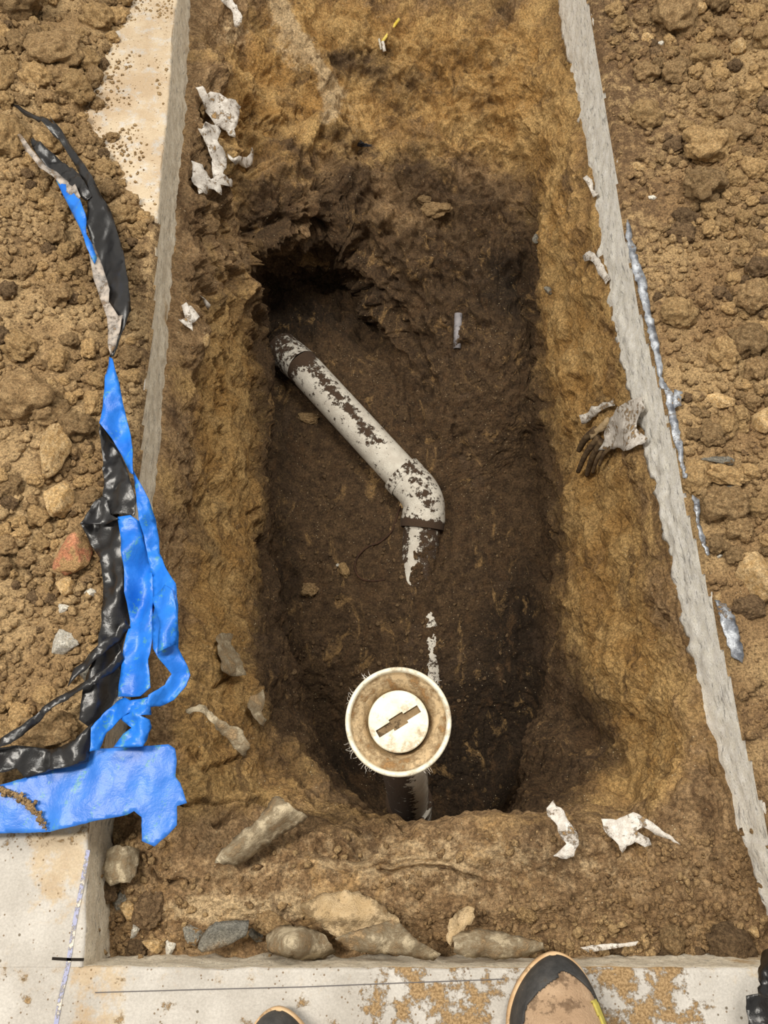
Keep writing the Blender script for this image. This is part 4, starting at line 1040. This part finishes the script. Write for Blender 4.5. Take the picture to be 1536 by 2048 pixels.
# ------------------------------------------------------------ black plastic and blue film on the left
bl = empty('black_plastic_sheet', (-.55, .9, 0)); tag(bl, 'long shiny black plastic strip snaking down the left heap', 'plastic sheet')
def zt(base, k=.012): return lambda a, b: base + k * math.sin(a * .05 + b * .013)
kw = dict(parent=bl, crease=.034)
sub(sheet('upper_tail', [(24, 210), (40, 216), (70, 232), (96, 240), (110, 250), (96, 228), (124, 262), (140, 288), (162, 320), (186, 356), (205, 396), (222, 424), (246, 500), (256, 560), (262, 622), (246, 668), (230, 716), (220, 716), (232, 650), (216, 600), (194, 540), (182, 480), (170, 440), (180, 396), (150, 330), (118, 280), (84, 246), (50, 232)], M['black'], zf=zt(.07), wr=.5*.007, ws=20, step=8, seed=50, **kw))
sub(sheet('crumpled_patch', [(62, 278), (84, 290), (120, 320), (160, 352), (184, 390), (176, 400), (150, 392), (110, 356), (84, 322), (66, 300)], M['black'], zf=zt(.078), wr=.5*.012, ws=40, step=6, seed=51, **kw))
sub(sheet('middle_panel', [(200, 846), (226, 880), (252, 930), (272, 1000), (268, 1030), (236, 1030), (180, 1048), (163, 1052), (184, 1012), (208, 996), (208, 940), (202, 900)], M['black'], zf=zt(.062), wr=.5*.012, ws=16, step=7, seed=52, **kw))
sub(sheet('pointed_fold', [(163, 1052), (186, 1012), (206, 994), (216, 1000), (222, 1030), (238, 1040), (200, 1050)], M['black'], zf=zt(.074), wr=.5*.010, ws=24, step=6, seed=53, **kw))
sub(sheet('lower_panel', [(163, 1050), (240, 1030), (252, 1120), (262, 1250), (246, 1290), (240, 1330), (246, 1400), (225, 1440), (190, 1462), (160, 1440), (164, 1400), (172, 1352), (206, 1300), (200, 1270), (206, 1200), (204, 1120), (182, 1090)], M['black'], zf=zt(.048), wr=.5*.013, ws=15, step=8, seed=54, **kw))
sub(sheet('upper_band', [(252, 1240), (262, 1256), (240, 1284), (200, 1312), (160, 1346), (140, 1376), (150, 1340), (186, 1300), (222, 1272)], M['black'], zf=zt(.066), wr=.5*.007, ws=26, step=7, seed=55, **kw))
sub(sheet('long_band', [(246, 1300), (250, 1318), (226, 1348), (186, 1368), (150, 1386), (100, 1424), (60, 1456), (20, 1488), (-40, 1510), (-40, 1496), (0, 1482), (50, 1440), (110, 1400), (160, 1368), (210, 1340)], M['black'], zf=zt(.072), wr=.5*.007, ws=26, step=7, seed=56, **kw))
sub(sheet('bottom_fold', [(-40, 1500), (30, 1490), (60, 1494), (110, 1500), (150, 1480), (190, 1444), (196, 1456), (184, 1500), (178, 1524), (110, 1540), (50, 1556), (30, 1536), (-40, 1560)], M['black'], zf=zt(.052), wr=.5*.012, ws=20, step=8, seed=57, **kw))

bf = empty('blue_film', (-.50, .7, 0)); tag(bf, 'twisted bright blue film ribbon lying along the black plastic', 'film')
kw = dict(parent=bf, crease=.026)
sub(sheet('grey_tail', [(19, 260), (38, 264), (52, 282), (66, 304), (100, 340), (128, 358), (152, 372), (162, 396), (150, 400), (112, 362), (76, 330), (52, 304), (38, 274)], M['greyfilm'], zf=zt(.088), wr=.5*.006, ws=30, step=7, seed=60, **kw))
sub(sheet('upper_ribbon', [(112, 360), (130, 368), (160, 398), (172, 430), (174, 470), (186, 492), (196, 520), (190, 530), (176, 500), (162, 460), (142, 420), (124, 386)], M['blue'], zf=zt(.086), wr=.5*.004, ws=30, step=7, seed=61, **kw))
sub(sheet('grey_ribbon', [(176, 486), (188, 490), (208, 540), (220, 580), (216, 600), (236, 630), (246, 632), (240, 666), (222, 712), (217, 690), (216, 640), (198, 590), (188, 560)], M['greyfilm'], zf=zt(.084), wr=.5*.004, ws=30, step=7, seed=62, **kw))
sub(sheet('middle_ribbon', [(218, 712), (224, 716), (240, 770), (252, 830), (262, 872), (268, 930), (268, 952), (262, 948), (246, 914), (226, 880), (199, 846), (206, 800), (210, 750)], M['blue'], zf=zt(.078), wr=.5*.005, ws=22, step=7, seed=63, **kw))
sub(sheet('right_ribbon', [(266, 940), (276, 960), (298, 1000), (312, 1040), (319, 1080), (318, 1106), (334, 1140), (352, 1168), (358, 1210), (358, 1296), (376, 1332), (381, 1350), (374, 1372), (350, 1400), (320, 1412), (296, 1414), (300, 1392), (330, 1370), (344, 1348), (318, 1316), (306, 1296), (304, 1240), (306, 1160), (292, 1090), (276, 1020), (270, 980)], M['blue'], zf=zt(.074), wr=.5*.010, ws=20, step=8, seed=64, **kw))
sub(sheet('left_panel', [(238, 1036), (262, 1032), (284, 1046), (296, 1090), (308, 1160), (308, 1260), (298, 1320), (302, 1376), (280, 1392), (240, 1396), (246, 1330), (256, 1270), (262, 1252), (252, 1180), (246, 1120)], M['blue'], zf=zt(.066), wr=.5*.007, ws=18, step=8, seed=65, **kw))
sub(sheet('diagonal_strip', [(252, 1396), (262, 1402), (300, 1392), (302, 1404), (270, 1420), (240, 1440), (214, 1464), (200, 1500), (182, 1504), (184, 1456), (204, 1430), (234, 1404)], M['blue'], zf=zt(.064), wr=.5*.006, ws=24, step=7, seed=66, **kw))
sub(sheet('knot', [(244, 1430), (262, 1410), (300, 1396), (332, 1404), (304, 1416), (304, 1430), (282, 1432), (300, 1440), (302, 1456), (290, 1494), (232, 1496), (250, 1470), (262, 1456), (244, 1440)], M['blue'], zf=zt(.060), wr=.5*.013, ws=34, step=6, seed=67, **kw))
sub(sheet('fold_ribbon', [(306, 1200), (330, 1170), (346, 1180), (356, 1240), (352, 1290), (330, 1300), (314, 1306), (320, 1250)], M['blue'], zf=zt(.088), wr=.5*.006, ws=26, step=7, seed=69, **kw))
bs = sheet('blue_film', [(-60, 1600), (0, 1570), (50, 1556), (120, 1536), (178, 1522), (168, 1512), (156, 1506), (196, 1498), (260, 1494), (338, 1489), (350, 1497), (354, 1520), (352, 1554), (361, 1566), (374, 1606), (354, 1612), (354, 1650), (334, 1672), (310, 1693), (283, 1682), (283, 1634), (268, 1622), (254, 1630), (200, 1640), (100, 1664), (0, 1667), (-60, 1670)], M['blue2'],
      zf=lambda a, b: .040 + .004 * math.sin(a * .02 + b * .01), wr=.0018, ws=9, step=8, rag=.5, crease=.008, label='flat wide pale blue film piece at the lower left, squared right end', cat='film', seed=70)

def sampStreak(n, rg):
    t = rg.random(n); px = np.interp(t, [0, .4, .75, 1], [-5, 36, 66, 88]) + rg.normal(size=n) * 3.5
    py = np.interp(t, [0, .4, .75, 1], [1578, 1592, 1616, 1650]) + rg.normal(size=n) * 3.5
    return P(px, py, .046)[:, :2]
crumbs('soil_crumbs', 420, sampStreak, lambda x, y: 0 * x + .0445, .0008, .0035, M['heapL'], 'curved streak of soil grains lying on the wide pale blue film', 9)
# ------------------------------------------------------------ pipes
def pvc_pipe(name, pts, r, parent, mudf, seg=40, mat='pvc', n=60, ends=False, wall=.005):
    """smooth tube through pts with vertex attribute 'mud'"""
    pts = np.array([tuple(p) for p in pts], float)
    L = np.r_[0, np.cumsum(np.linalg.norm(np.diff(pts, axis=0), axis=1))]
    q = np.stack([np.interp(np.linspace(0, L[-1], n), L, pts[:, k]) for k in range(3)], -1)
    rr = np.interp(np.linspace(0, 1, n), np.linspace(0, 1, len(r)), r) if isinstance(r, (list, tuple)) else np.full(n, r)
    o = tube(name, [Vector(x) for x in q], list(rr), M[mat], parent, seg=seg, closed_ends=ends)
    co = np.array([v.co for v in o.data.vertices]).reshape(n, -1, 3) if not ends else None
    if co is not None:
        c = q[:, None]; up = (co[..., 2] - c[..., 2]) / rr[:, None]; sd = (co[..., 0] - c[..., 0]) / rr[:, None]
        set_attr(o, 'mud', mudf(np.linspace(0, 1, n)[:, None], up, sd))
    return o
mainp = empty('drain_pipe', tuple(pw(740, 860, -.80))); tag(mainp, 'pale sloping drain pipe with an elbow on the pit floor', 'pipe')
A0 = pw(600, 728, -.765); A1 = pw(816, 962, -.800); EL0 = A1
B0 = pw(848, 1022, -.806); B1 = pw(832, 1172, -.875)
def arc(a, ctrl, b, n=14):
    return [a * (1 - t) ** 2 + ctrl * 2 * t * (1 - t) + b * t * t for t in [i / n for i in range(n + 1)]]
cen = B0 - (B1 - B0).normalized() * .045
def msl(t, up, sd):    # a muddy ridge along the top
    c = .16 * np.exp(-((sd - .05 + .35 * t - .15) / .30) ** 2) * (up > 0) * (1 - sstep(.72, .8, t) * 1.2) - .06
    return c + .25 * sstep(.10, .02, t) * (up > -.2) - .02 * t
def keep(o): o.matrix_parent_inverse = Matrix.Translation(-o.parent.location); return o
keep(pvc_pipe('straight_pipe', [A0, A1], PIPE_R, mainp, msl, n=120))
Aout = A0 + (A0 - A1).normalized() * .10; Aout.z -= .035
keep(pvc_pipe('buried_end', [Aout, A0 + (A1 - A0).normalized() * .012], PIPE_R * 1.03, mainp, lambda t, up, sd: .10 - .1 * t + 0 * up, n=20))
d1 = (A1 - A0).normalized()
e0 = A1 - d1 * .012
keep(pvc_pipe('elbow', arc(e0, cen, B0, 20), PIPE_R * 1.14, mainp, lambda t, up, sd: .13 * np.exp(-((sd - .15) / .42) ** 2) * (up > 0) - .07 + 0 * t, n=60))
d2 = (B1 - B0).normalized()
keep(pvc_pipe('socket_ring', [B0 - d2 * .004, B0 + d2 * .05], [PIPE_R * 1.15, PIPE_R * 1.21, PIPE_R * 1.19], mainp, lambda t, up, sd: -.03 + .25 * sstep(.45, .8, t) * (up > .1) + 0 * sd, n=24))
keep(pvc_pipe('elbow_collar', [e0 - d1 * .018, e0 + d1 * .012], PIPE_R * 1.19, mainp, lambda t, up, sd: -.03 + .08 * np.exp(-((sd - .1) / .4) ** 2) + 0 * t, n=16))
keep(pvc_pipe('half_buried_pipe', [B0 + d2 * .03, B1], PIPE_R, mainp, lambda t, up, sd: .10 - .22 * np.exp(-((sd + .45) / .28) ** 2) + .12 * np.abs(t - .75) * 0 + 0 * up, n=80))
# second exposed length near the cleanout
vis = empty('buried_drain_pipe', tuple(pw(860, 1290, -.87))); tag(vis, 'white flecks of mostly buried pipe showing above the round cleanout', 'pipe')
C0 = pw(862, 1200, -.872 - PIPE_R * .55); C1 = pw(861, 1460, -.885 - PIPE_R * .55)
keep(pvc_pipe('pipe_crown', [C0, C1], PIPE_R * .5, vis, lambda t, up, sd: -.02 + 0 * t + 0 * up, n=60))
# lift the crown until it just shows through the floor in places
zz = [GB.ray_cast(Vector((C0.lerp(C1, t).x, C0.lerp(C1, t).y, -.3)), Vector((0, 0, -1)))[0].z for t in (.12, .2, .3, .38)]
vis.location.z += (sum(zz) / len(zz)) - (C0.z + PIPE_R * .5) + .0035

# grey conduit stub on the end wall
h1, _ = hit(917, 640)
q0 = h1 + Vector((0, .02, .004)); q1 = pw(914, 697, h1.z - .035)
st_ = empty('conduit_stub', tuple(q1)); tag(st_, 'short thin grey conduit stub sticking out of the end wall', 'pipe')
keep(tube('conduit', [q0, q0.lerp(q1, .5), q1], .0115, M['conduit'], st_, seg=20))
dq = (q1 - q0).normalized()
keep(tube('bore_shade', [q1 - dq * .001, q1 + dq * .0008], .008, M['hole'], st_, seg=20))  # dark disc on the closed end, painted as the shaded bore

# ------------------------------------------------------------ cleanout riser
top_c = pw(796, 1426, .070); bot = pw(826, 1668, -.86)
axis = (top_c - bot).normalized(); rq = axis.to_track_quat('Z', 'Y')
R = .0765
ris = empty('cleanout_riser', tuple(bot)); ris.rotation_euler = rq.to_euler()
tag(ris, 'round white cleanout fitting with slotted plug on a riser pipe', 'cleanout')
Lr = (top_c - bot).length
_x = rq @ Vector((1, 0, 0)); SPIN = math.atan2(_x.y, _x.x)
def lobj(name, prof, mat, seg=72, mud=None, rot=0):
    V, F = lathe(prof, seg); o = mesh_obj(name, V, F, mat, ris)
    co = np.array(V); set_attr(o, 'mud', mud(co) if mud else np.zeros(len(co)))
    return o
def dense(pr, k=8):
    out = []
    for (a, b), (c, d) in zip(pr[:-1], pr[1:]):
        for i in range(k): out.append((a + (c - a) * i / k, b + (d - b) * i / k))
    out.append(pr[-1]); return out
RP = .041
lobj('riser_pipe', dense([(RP, -.05), (RP, Lr - .055)], 60), M['pvc'], mud=lambda c: .16 - .30 * np.exp(-((((np.arctan2(c[:, 1], c[:, 0]) + SPIN + .75 + np.pi) % (2 * np.pi)) - np.pi) / .55) ** 2))
lobj('muddy_coupling', dense([(RP, Lr - .70), (.047, Lr - .695), (.047, Lr - .64), (.044, Lr - .635), (.044, Lr - .62), (.048, Lr - .615), (.048, Lr - .57), (RP, Lr - .565)], 5), M['pvc'], mud=lambda c: .22 - .26 * np.exp(-((((np.arctan2(c[:, 1], c[:, 0]) + SPIN + .6 + np.pi) % (2 * np.pi)) - np.pi) / .45) ** 2))
lobj('hub', dense([(RP, Lr - .09), (.050, Lr - .07), (.056, Lr - .05), (.068, Lr - .022), (.0725, Lr - .015)], 4), M['pvc_clean'])
lobj('rim', [(.0725, Lr - .016), (R, Lr - .014), (R, Lr - .004), (R - .0015, Lr), (R - .0050, Lr + .0004), (R - .0065, Lr - .002), (R - .0075, Lr - .006)], M['pvc_clean'])
lobj('inner_collar', dense([(R - .0075, Lr - .006), (R - .010, Lr - .010), (.060, Lr - .014), (.053, Lr - .020), (.048, Lr - .028), (.0445, Lr - .038)], 4), M['pvc_dirty'])
# plug with recessed slot
bm = bmesh.new(); seg = 72; r1 = .0425; zt_ = Lr - .012
ring = [bm.verts.new((r1 * math.cos(2 * math.pi * k / seg), r1 * math.sin(2 * math.pi * k / seg), zt_)) for k in range(seg)]
a_, b_, c_, d_ = .0350, .0056, .0115, .0090
sl = [(-a_, -b_), (-c_, -b_), (-c_, -d_), (c_, -d_), (c_, -b_), (a_, -b_), (a_, b_), (c_, b_), (c_, d_), (-c_, d_), (-c_, b_), (-a_, b_)]
ang = math.radians(31) - SPIN
sv = [bm.verts.new((x * math.cos(ang) - y * math.sin(ang), x * math.sin(ang) + y * math.cos(ang), zt_)) for x, y in sl]
ed = [bm.edges.new((ring[k], ring[(k + 1) % seg])) for k in range(seg)] + [bm.edges.new((sv[k], sv[(k + 1) % 12])) for k in range(12)]
bmesh.ops.triangle_fill(bm, use_beauty=True, edges=ed)
low = [bm.verts.new((v.co.x, v.co.y, zt_ - .006)) for v in sv]
for k in range(12): bm.faces.new((sv[k], sv[(k + 1) % 12], low[(k + 1) % 12], low[k]))
r2 = [bm.verts.new((v.co.x * 1.03, v.co.y * 1.03, zt_ - .0015)) for v in ring]; r3 = [bm.verts.new((v.co.x * 1.03, v.co.y * 1.03, zt_ - .03)) for v in ring]
for k in range(seg):
    k2 = (k + 1) % seg; bm.faces.new((ring[k2], ring[k], r2[k], r2[k2])); bm.faces.new((r2[k2], r2[k], r3[k], r3[k2]))
bmesh.ops.recalc_face_normals(bm, faces=bm.faces[:])
plug = bm_obj('plug', bm, M['pvc_clean'], ris, smooth=False)
bm = bmesh.new()
f = bm.faces.new([bm.verts.new((v[0] * math.cos(ang) - v[1] * math.sin(ang), v[0] * math.sin(ang) + v[1] * math.cos(ang), zt_ - .0045)) for v in sl])
so = bm_obj('slot_dirt', bm, M['slotdirt'], plug, smooth=False)
HEAD = Matrix.Translation((0, 0, Lr - .045)) @ ((rq.inverted() @ __import__('mathutils').Quaternion((1, 0, 0), math.radians(14)) @ rq).to_matrix().to_4x4()) @ Matrix.Translation((0, 0, -(Lr - .045)))
# frayed white burrs round the rim
bm = bmesh.new()
def strand(bm, a, L, w):
    p = Vector((R * math.cos(a), R * math.sin(a), Lr - random.uniform(.002, .02)))
    d = Vector((math.cos(a), math.sin(a), 0)); prev = None
    side = Vector((-math.sin(a), math.cos(a), 0))
    bend = random.uniform(-1.6, 1.6)
    for i in range(6):
        q = [bm.verts.new(p + side * w * s_ + Vector((0, 0, t_ * w))) for s_, t_ in ((-1, 0), (0, 1), (1, 0))]
        if prev:
            for j in range(3): bm.faces.new((prev[j], prev[(j + 1) % 3], q[(j + 1) % 3], q[j]))
        prev = q; p = p + d * L / 5 + Vector((0, 0, random.uniform(-.001, .001)))
        d = (d + side * bend * .25 + Vector((random.uniform(-.3, .3), random.uniform(-.3, .3), 0))).normalized()
        side = Vector((-d.y, d.x, 0)); w *= .8
for a0, sp, n_ in ((math.degrees(-SPIN) + a, b, c) for a, b, c in ((128, 5, 8), (152, 6, 9), (212, 6, 12), (235, 4, 8), (300, 3, 8), (47, 4, 6))):
    for _ in range(n_): strand(bm, math.radians(random.gauss(a0, sp)), random.uniform(.003, .011), .0006)
tag(bm_obj('frayed_burrs', bm, M['membrane'], ris), kind='stuff')

for o in ris.children:
    if o.name.split('.')[0] in ('hub', 'rim', 'inner_collar', 'plug', 'frayed_burrs'): o.matrix_basis = HEAD

# ------------------------------------------------------------ roots, pencil, charred wood
rt = [(806, 1000, .006), (795, 1030, .008), (784, 1062, .006), (760, 1085, .006), (735, 1095, .006), (715, 1115, .007), (710, 1140, .006), (722, 1158, .006), (745, 1163, .005), (770, 1160, .004)]
def smooth_pts(pts, n=40):
    p = np.array([tuple(x) for x in pts]); return [Vector(x) for x in catmull(p, np.linspace(0, len(p) - 1.0001, n), False)]
rp = [hit(a, b)[0] + Vector((0, 0, .004)) for a, b, _ in rt]
o = tube('thin_root', smooth_pts(rp), .0028, M['rootdark'], seg=8); tag(o, 'thin dark root looping over the pit floor below the elbow', 'root')
for i, (a, b, c, d, r, lab) in enumerate([
    (1205, 880, 1172, 948, .008, 'leftmost thick root end under the right wall membrane'),
    (1212, 888, 1190, 955, .009, 'longest root end of the tuft under the right wall membrane'),
    (1222, 895, 1202, 950, .006, 'third root of the tuft under the right wall membrane'),
    (1232, 898, 1216, 935, .005, 'shortest rightmost root of the tuft under the right wall membrane'),
    (1200, 865, 1174, 905, .010, 'stub of root showing between the membrane strips on the right wall')]):
    p0 = hit(a, b)[0] + Vector((-.012, 0, .012)); p1 = hit(c, d)[0] + Vector((-.022, 0, .012)); pm = p0.lerp(p1, .5) + Vector((-.006, 0, .006))
    o = tube('root', smooth_pts([p0, pm, p1], 14), [r * (1 - .35 * k / 13) for k in range(14)], M['root'], seg=10)
    tag(o, lab, 'root')
pa = hit(798, 40)[0] + Vector((0, -.008, .008)); pb = hit(765, 84)[0] + Vector((0, -.012, .010))
pc = empty('wooden_stake', tuple(pb)); tag(pc, 'little yellow pencil-like stick high on the end wall', 'stick')
keep(tube('stick', [pa, pb], .0045, M['yellow'], pc, seg=6))
keep(tube('pale_end', [pb, pb + Vector((.006, -.02, -.016))], .005, M['membrane'], pc, seg=8))
keep(tube('broken_end', [pb + Vector((-.01, .003, .006)), pb + Vector((-.004, -.02, -.01))], .003, M['white'], pc, seg=6))
ch = empty('charred_wood', tuple(hit(720, 285)[0])); tag(ch, 'small black charred splinter tuft on the end wall', 'wood')
hc = hit(718, 288)[0]
for k in range(16):
    a = random.uniform(-.3, 3.4); L_ = random.uniform(.015, .035)
    p0 = hc + Vector((random.uniform(-.018, .018), -.004, random.uniform(-.004, .004)))
    keep(tube('splinter', [p0, p0 + Vector((math.cos(a) * L_, -.012, math.sin(a) * L_ * .7 + .006))], [.0034, .001], M['char'], ch, seg=5))
# little piece of curled metal/pipe ring at lower left of the floor
# ------------------------------------------------------------ marks on the near slab
def strip(name, pts, w, mat, z=.0012):
    p = [pw(a, b, z) for a, b in pts]; V = []; F = []
    for i, q in enumerate(p):
        t = (p[min(i + 1, len(p) - 1)] - p[max(i - 1, 0)]).normalized(); s_ = Vector((-t.y, t.x, 0)) * w / 2
        V += [tuple(q + s_), tuple(q - s_)]
    for i in range(len(p) - 1): F.append((2 * i, 2 * i + 1, 2 * i + 3, 2 * i + 2))
    o = mesh_obj(name, V, F, mat); return tag(o, kind='structure')
strip('slab_mark_1', [(190, 1985), (400, 1979), (600, 1974), (800, 1966), (1010, 1958)], .0012, M['pencil'])
strip('slab_mark_2', [(104, 1917), (140, 1919), (168, 1919)], .0035, M['hole'])  # flat dark strip painted in place of the open, shaded saw cut
strip('slab_mark_3', [(176, 1700), (162, 1780), (150, 1840), (136, 1930), (122, 1990), (108, 2070)], .006, M['chalk'])

# ------------------------------------------------------------ boots
def boot(name, toe, heading, label, length=.30, width=.108, height=.10, sole_h=.026, flip=1):
    root = empty(name, (0, 0, 0)); tag(root, label, 'boot')
    def outline(t):        # half widths at t (0 toe .. 1 heel) (left, right)
        t = max(0.0, min(1.0, t))
        b = max(0, 1 - (1 - min(t / .34, 1)) ** 2.2) ** .56
        waist = 1 - .17 * math.exp(-((t - .62) / .16) ** 2)
        heel = math.sqrt(max(0, 1 - max(0, (t - .86) / .14) ** 2.4))
        return b * waist * heel * (1 - .12 * sstep(.5, .9, t))
    nT = 60; ts = [0.5 - 0.5 * math.cos(math.pi * i / nT) for i in range(nT + 1)]
    def loft(nm, zlo, zhi, inset, mat, closed=True, bulge=0.0, shift=.0):
        rows = [(zlo, inset + .002), (zlo + (zhi - zlo) * .15, inset), (zhi - (zhi - zlo) * .15, inset), (zhi, inset + .002)]
        V = []; n = 0
        for z, ins in rows:
            ring = []
            for t in ts: ring.append((-(width / 2 - ins) * float(outline(t)) + cx(t), -t * (length - 2 * ins) - ins, z + lift(t)))
            for t in reversed(ts[1:-1]): ring.append(((width / 2 - ins) * float(outline(t)) + cx(t), -t * (length - 2 * ins) - ins, z + lift(t)))
            n = len(ring); V += ring
        F = []
        for i in range(len(rows) - 1):
            for k in range(n): F.append((i * n + k, i * n + (k + 1) % n, (i + 1) * n + (k + 1) % n, (i + 1) * n + k))
        F.append(tuple(range((len(rows) - 1) * n, len(rows) * n))); F.append(tuple(reversed(range(n))))
        return mesh_obj(nm, V, F, M[mat], root)
    def cx(t): return flip * (-.010 * math.sin(math.pi * min(t / .5, 1)) + .004)
    def lift(t): return .010 * float(sstep(.25, 0, t))
    loft('outsole', .0, .012, .0, 'rubber'); loft('midsole', .012, sole_h, -.0035, 'midsole')
    # upper: half-ellipse sections
    def top_h(t): return .034 + (height - .034) * float(sstep(0, .42, t)) + .10 * float(sstep(.42, .78, t))
    def section(t, ins, dz, nA=24):
        w = (width / 2 - ins) * float(outline(t)); h = (top_h(t) + dz) * (.12 + .88 * math.sqrt(max(0, 1 - (1 - min(t / .13, 1)) ** 2)))
        e = .62 + .2 * float(sstep(.4, .8, t)); r = []
        if t > .4: wtop = .72
        for k in range(nA + 1):
            a = math.pi * k / nA; c_ = -math.cos(a); s_ = math.sin(a)
            x = w * math.copysign(abs(c_) ** .75, c_); z = sole_h - .002 + h * max(0, s_) ** e
            r.append((x + cx(t), -t * (length - 2 * ins) - ins, z + lift(t)))
        return r
    nn, nA = 130, 72
    tt = [.001 + .984 * (i / nn) ** 1.3 for i in range(nn + 1)]
    V = np.array([section(t, .004, 0, nA) for t in tt])
    V[..., 2] += .0022 * fbm(V, 35, 3, .5, 5) * (V[..., 2] > sole_h + .01)
    ol = [(-(width / 2) * float(outline(t)) + cx(t), -t * length) for t in reversed(ts[:-8])] + [((width / 2) * float(outline(t)) + cx(t), -t * length) for t in ts[1:-8]]
    dd = polydist(V[..., 0], V[..., 1], ol)
    T = np.array(tt)[:, None] + 0 * V[..., 0]
    band = .0105 + .012 * sstep(.16, .02, T)
    side = V[..., 0] - np.array([cx(t) for t in tt])[:, None]
    band = np.where(side * flip > 0, band * .8, band * 1.15)
    inr = (dd < band) & (T < .66) | (T < .05)
    F = grid_faces(nn + 1, nA + 1); fr = inr.ravel()[F].sum(1) >= 3
    def pick(nm, mask, mat, grow):
        Vv = V.copy(); 
        n_ = np.cross(np.gradient(V, axis=0), np.gradient(V, axis=1)); n_ /= np.linalg.norm(n_, axis=2)[..., None] + 1e-9
        if n_[nn // 2, nA // 2, 2] < 0: n_ = -n_
        Vv += n_ * grow; FF = F[mask]; used = np.zeros((nn + 1) * (nA + 1), bool); used[FF.ravel()] = True; ix = np.cumsum(used) - 1
        o = mesh_obj(nm, Vv.reshape(-1, 3)[used], ix[FF], M[mat], root)
        md = o.modifiers.new('t', 'SOLIDIFY'); md.thickness = .003; return o
    yel = ((dd > .009) & (dd < .016) & (T > .16) & (T < .5) & (side * flip > 0)).ravel()[F].sum(1) >= 3
    pick('upper', ~fr, 'leather', 0); pick('toe_rand', fr, 'rubber', .0018)
    if flip > 0: pick('yellow_strip', yel, 'yellowrub', .0030)
    # toe seam, tongue and laces further back
    V = []
    seam = [section(.43 + .03 * math.sin(math.pi * k / 20), .006, .003, 24)[2 + k] for k in range(21)]
    tube('toe_seam', [Vector(s_) for s_ in seam], .0016, M['lace'], root, seg=6)
    for i in range(4):
        t = .5 + .075 * i; sec = section(t, .006, .005, 24)
        tube('lace', [Vector(s_) for s_ in sec[7:18]], .0028, M['lace'], root, seg=6)
    cuff = []
    for j, (z, ww, ll) in enumerate([(.11, .045, .075), (.15, .044, .07), (.19, .047, .072), (.20, .046, .071), (.17, .041, .066)]):
        for k in range(32):
            a = 2 * math.pi * k / 32; cuff.append((ww * math.cos(a) + cx(.7), -length * .72 + ll * math.sin(a), z))
    mesh_obj('cuff', cuff, [tuple(map(int, q)) for q in grid_faces(5, 32, True)], M['leather'], root)
    root.rotation_euler = (0, 0, heading); root.location = toe
    return root
bt = pw(1098, 1906, .03); 
boot('work_boot', (bt.x, bt.y - .002, 0.001), math.radians(6), 'tan suede work boot with a black toe on the near slab, the right one', flip=1, width=.122)
bt2 = pw(562, 2024, .045)
boot('work_boot', (bt2.x, bt2.y, 0.001), math.radians(-5), 'left work boot, only its dark toe tip inside the frame', flip=-1, width=.108)

# black bag at the bottom right corner
bag = empty('black_bag', tuple(pw(1560, 1990, 0))); tag(bag, 'shiny black plastic bag corner at the bottom right edge', 'bag')
def bagz(a, b): return .05 + .05 * math.exp(-((a - 1570) / 60) ** 2) + .01 * math.sin(a * .11 + b * .06)
keep(sheet('upper_fold', [(1524, 1899), (1600, 1880), (1680, 1930), (1680, 1996), (1512, 1990), (1508, 1956), (1506, 1950)], M['black'], zf=bagz, wr=.014, ws=22, step=8, parent=bag, seed=80))
keep(sheet('lower_fold', [(1489, 1990), (1540, 1984), (1680, 1986), (1680, 2110), (1500, 2110), (1494, 2040)], M['black'], zf=lambda a, b: .035 + .03 * math.sin((a - 1489) / 100), wr=.008, ws=16, step=9, parent=bag, seed=81))
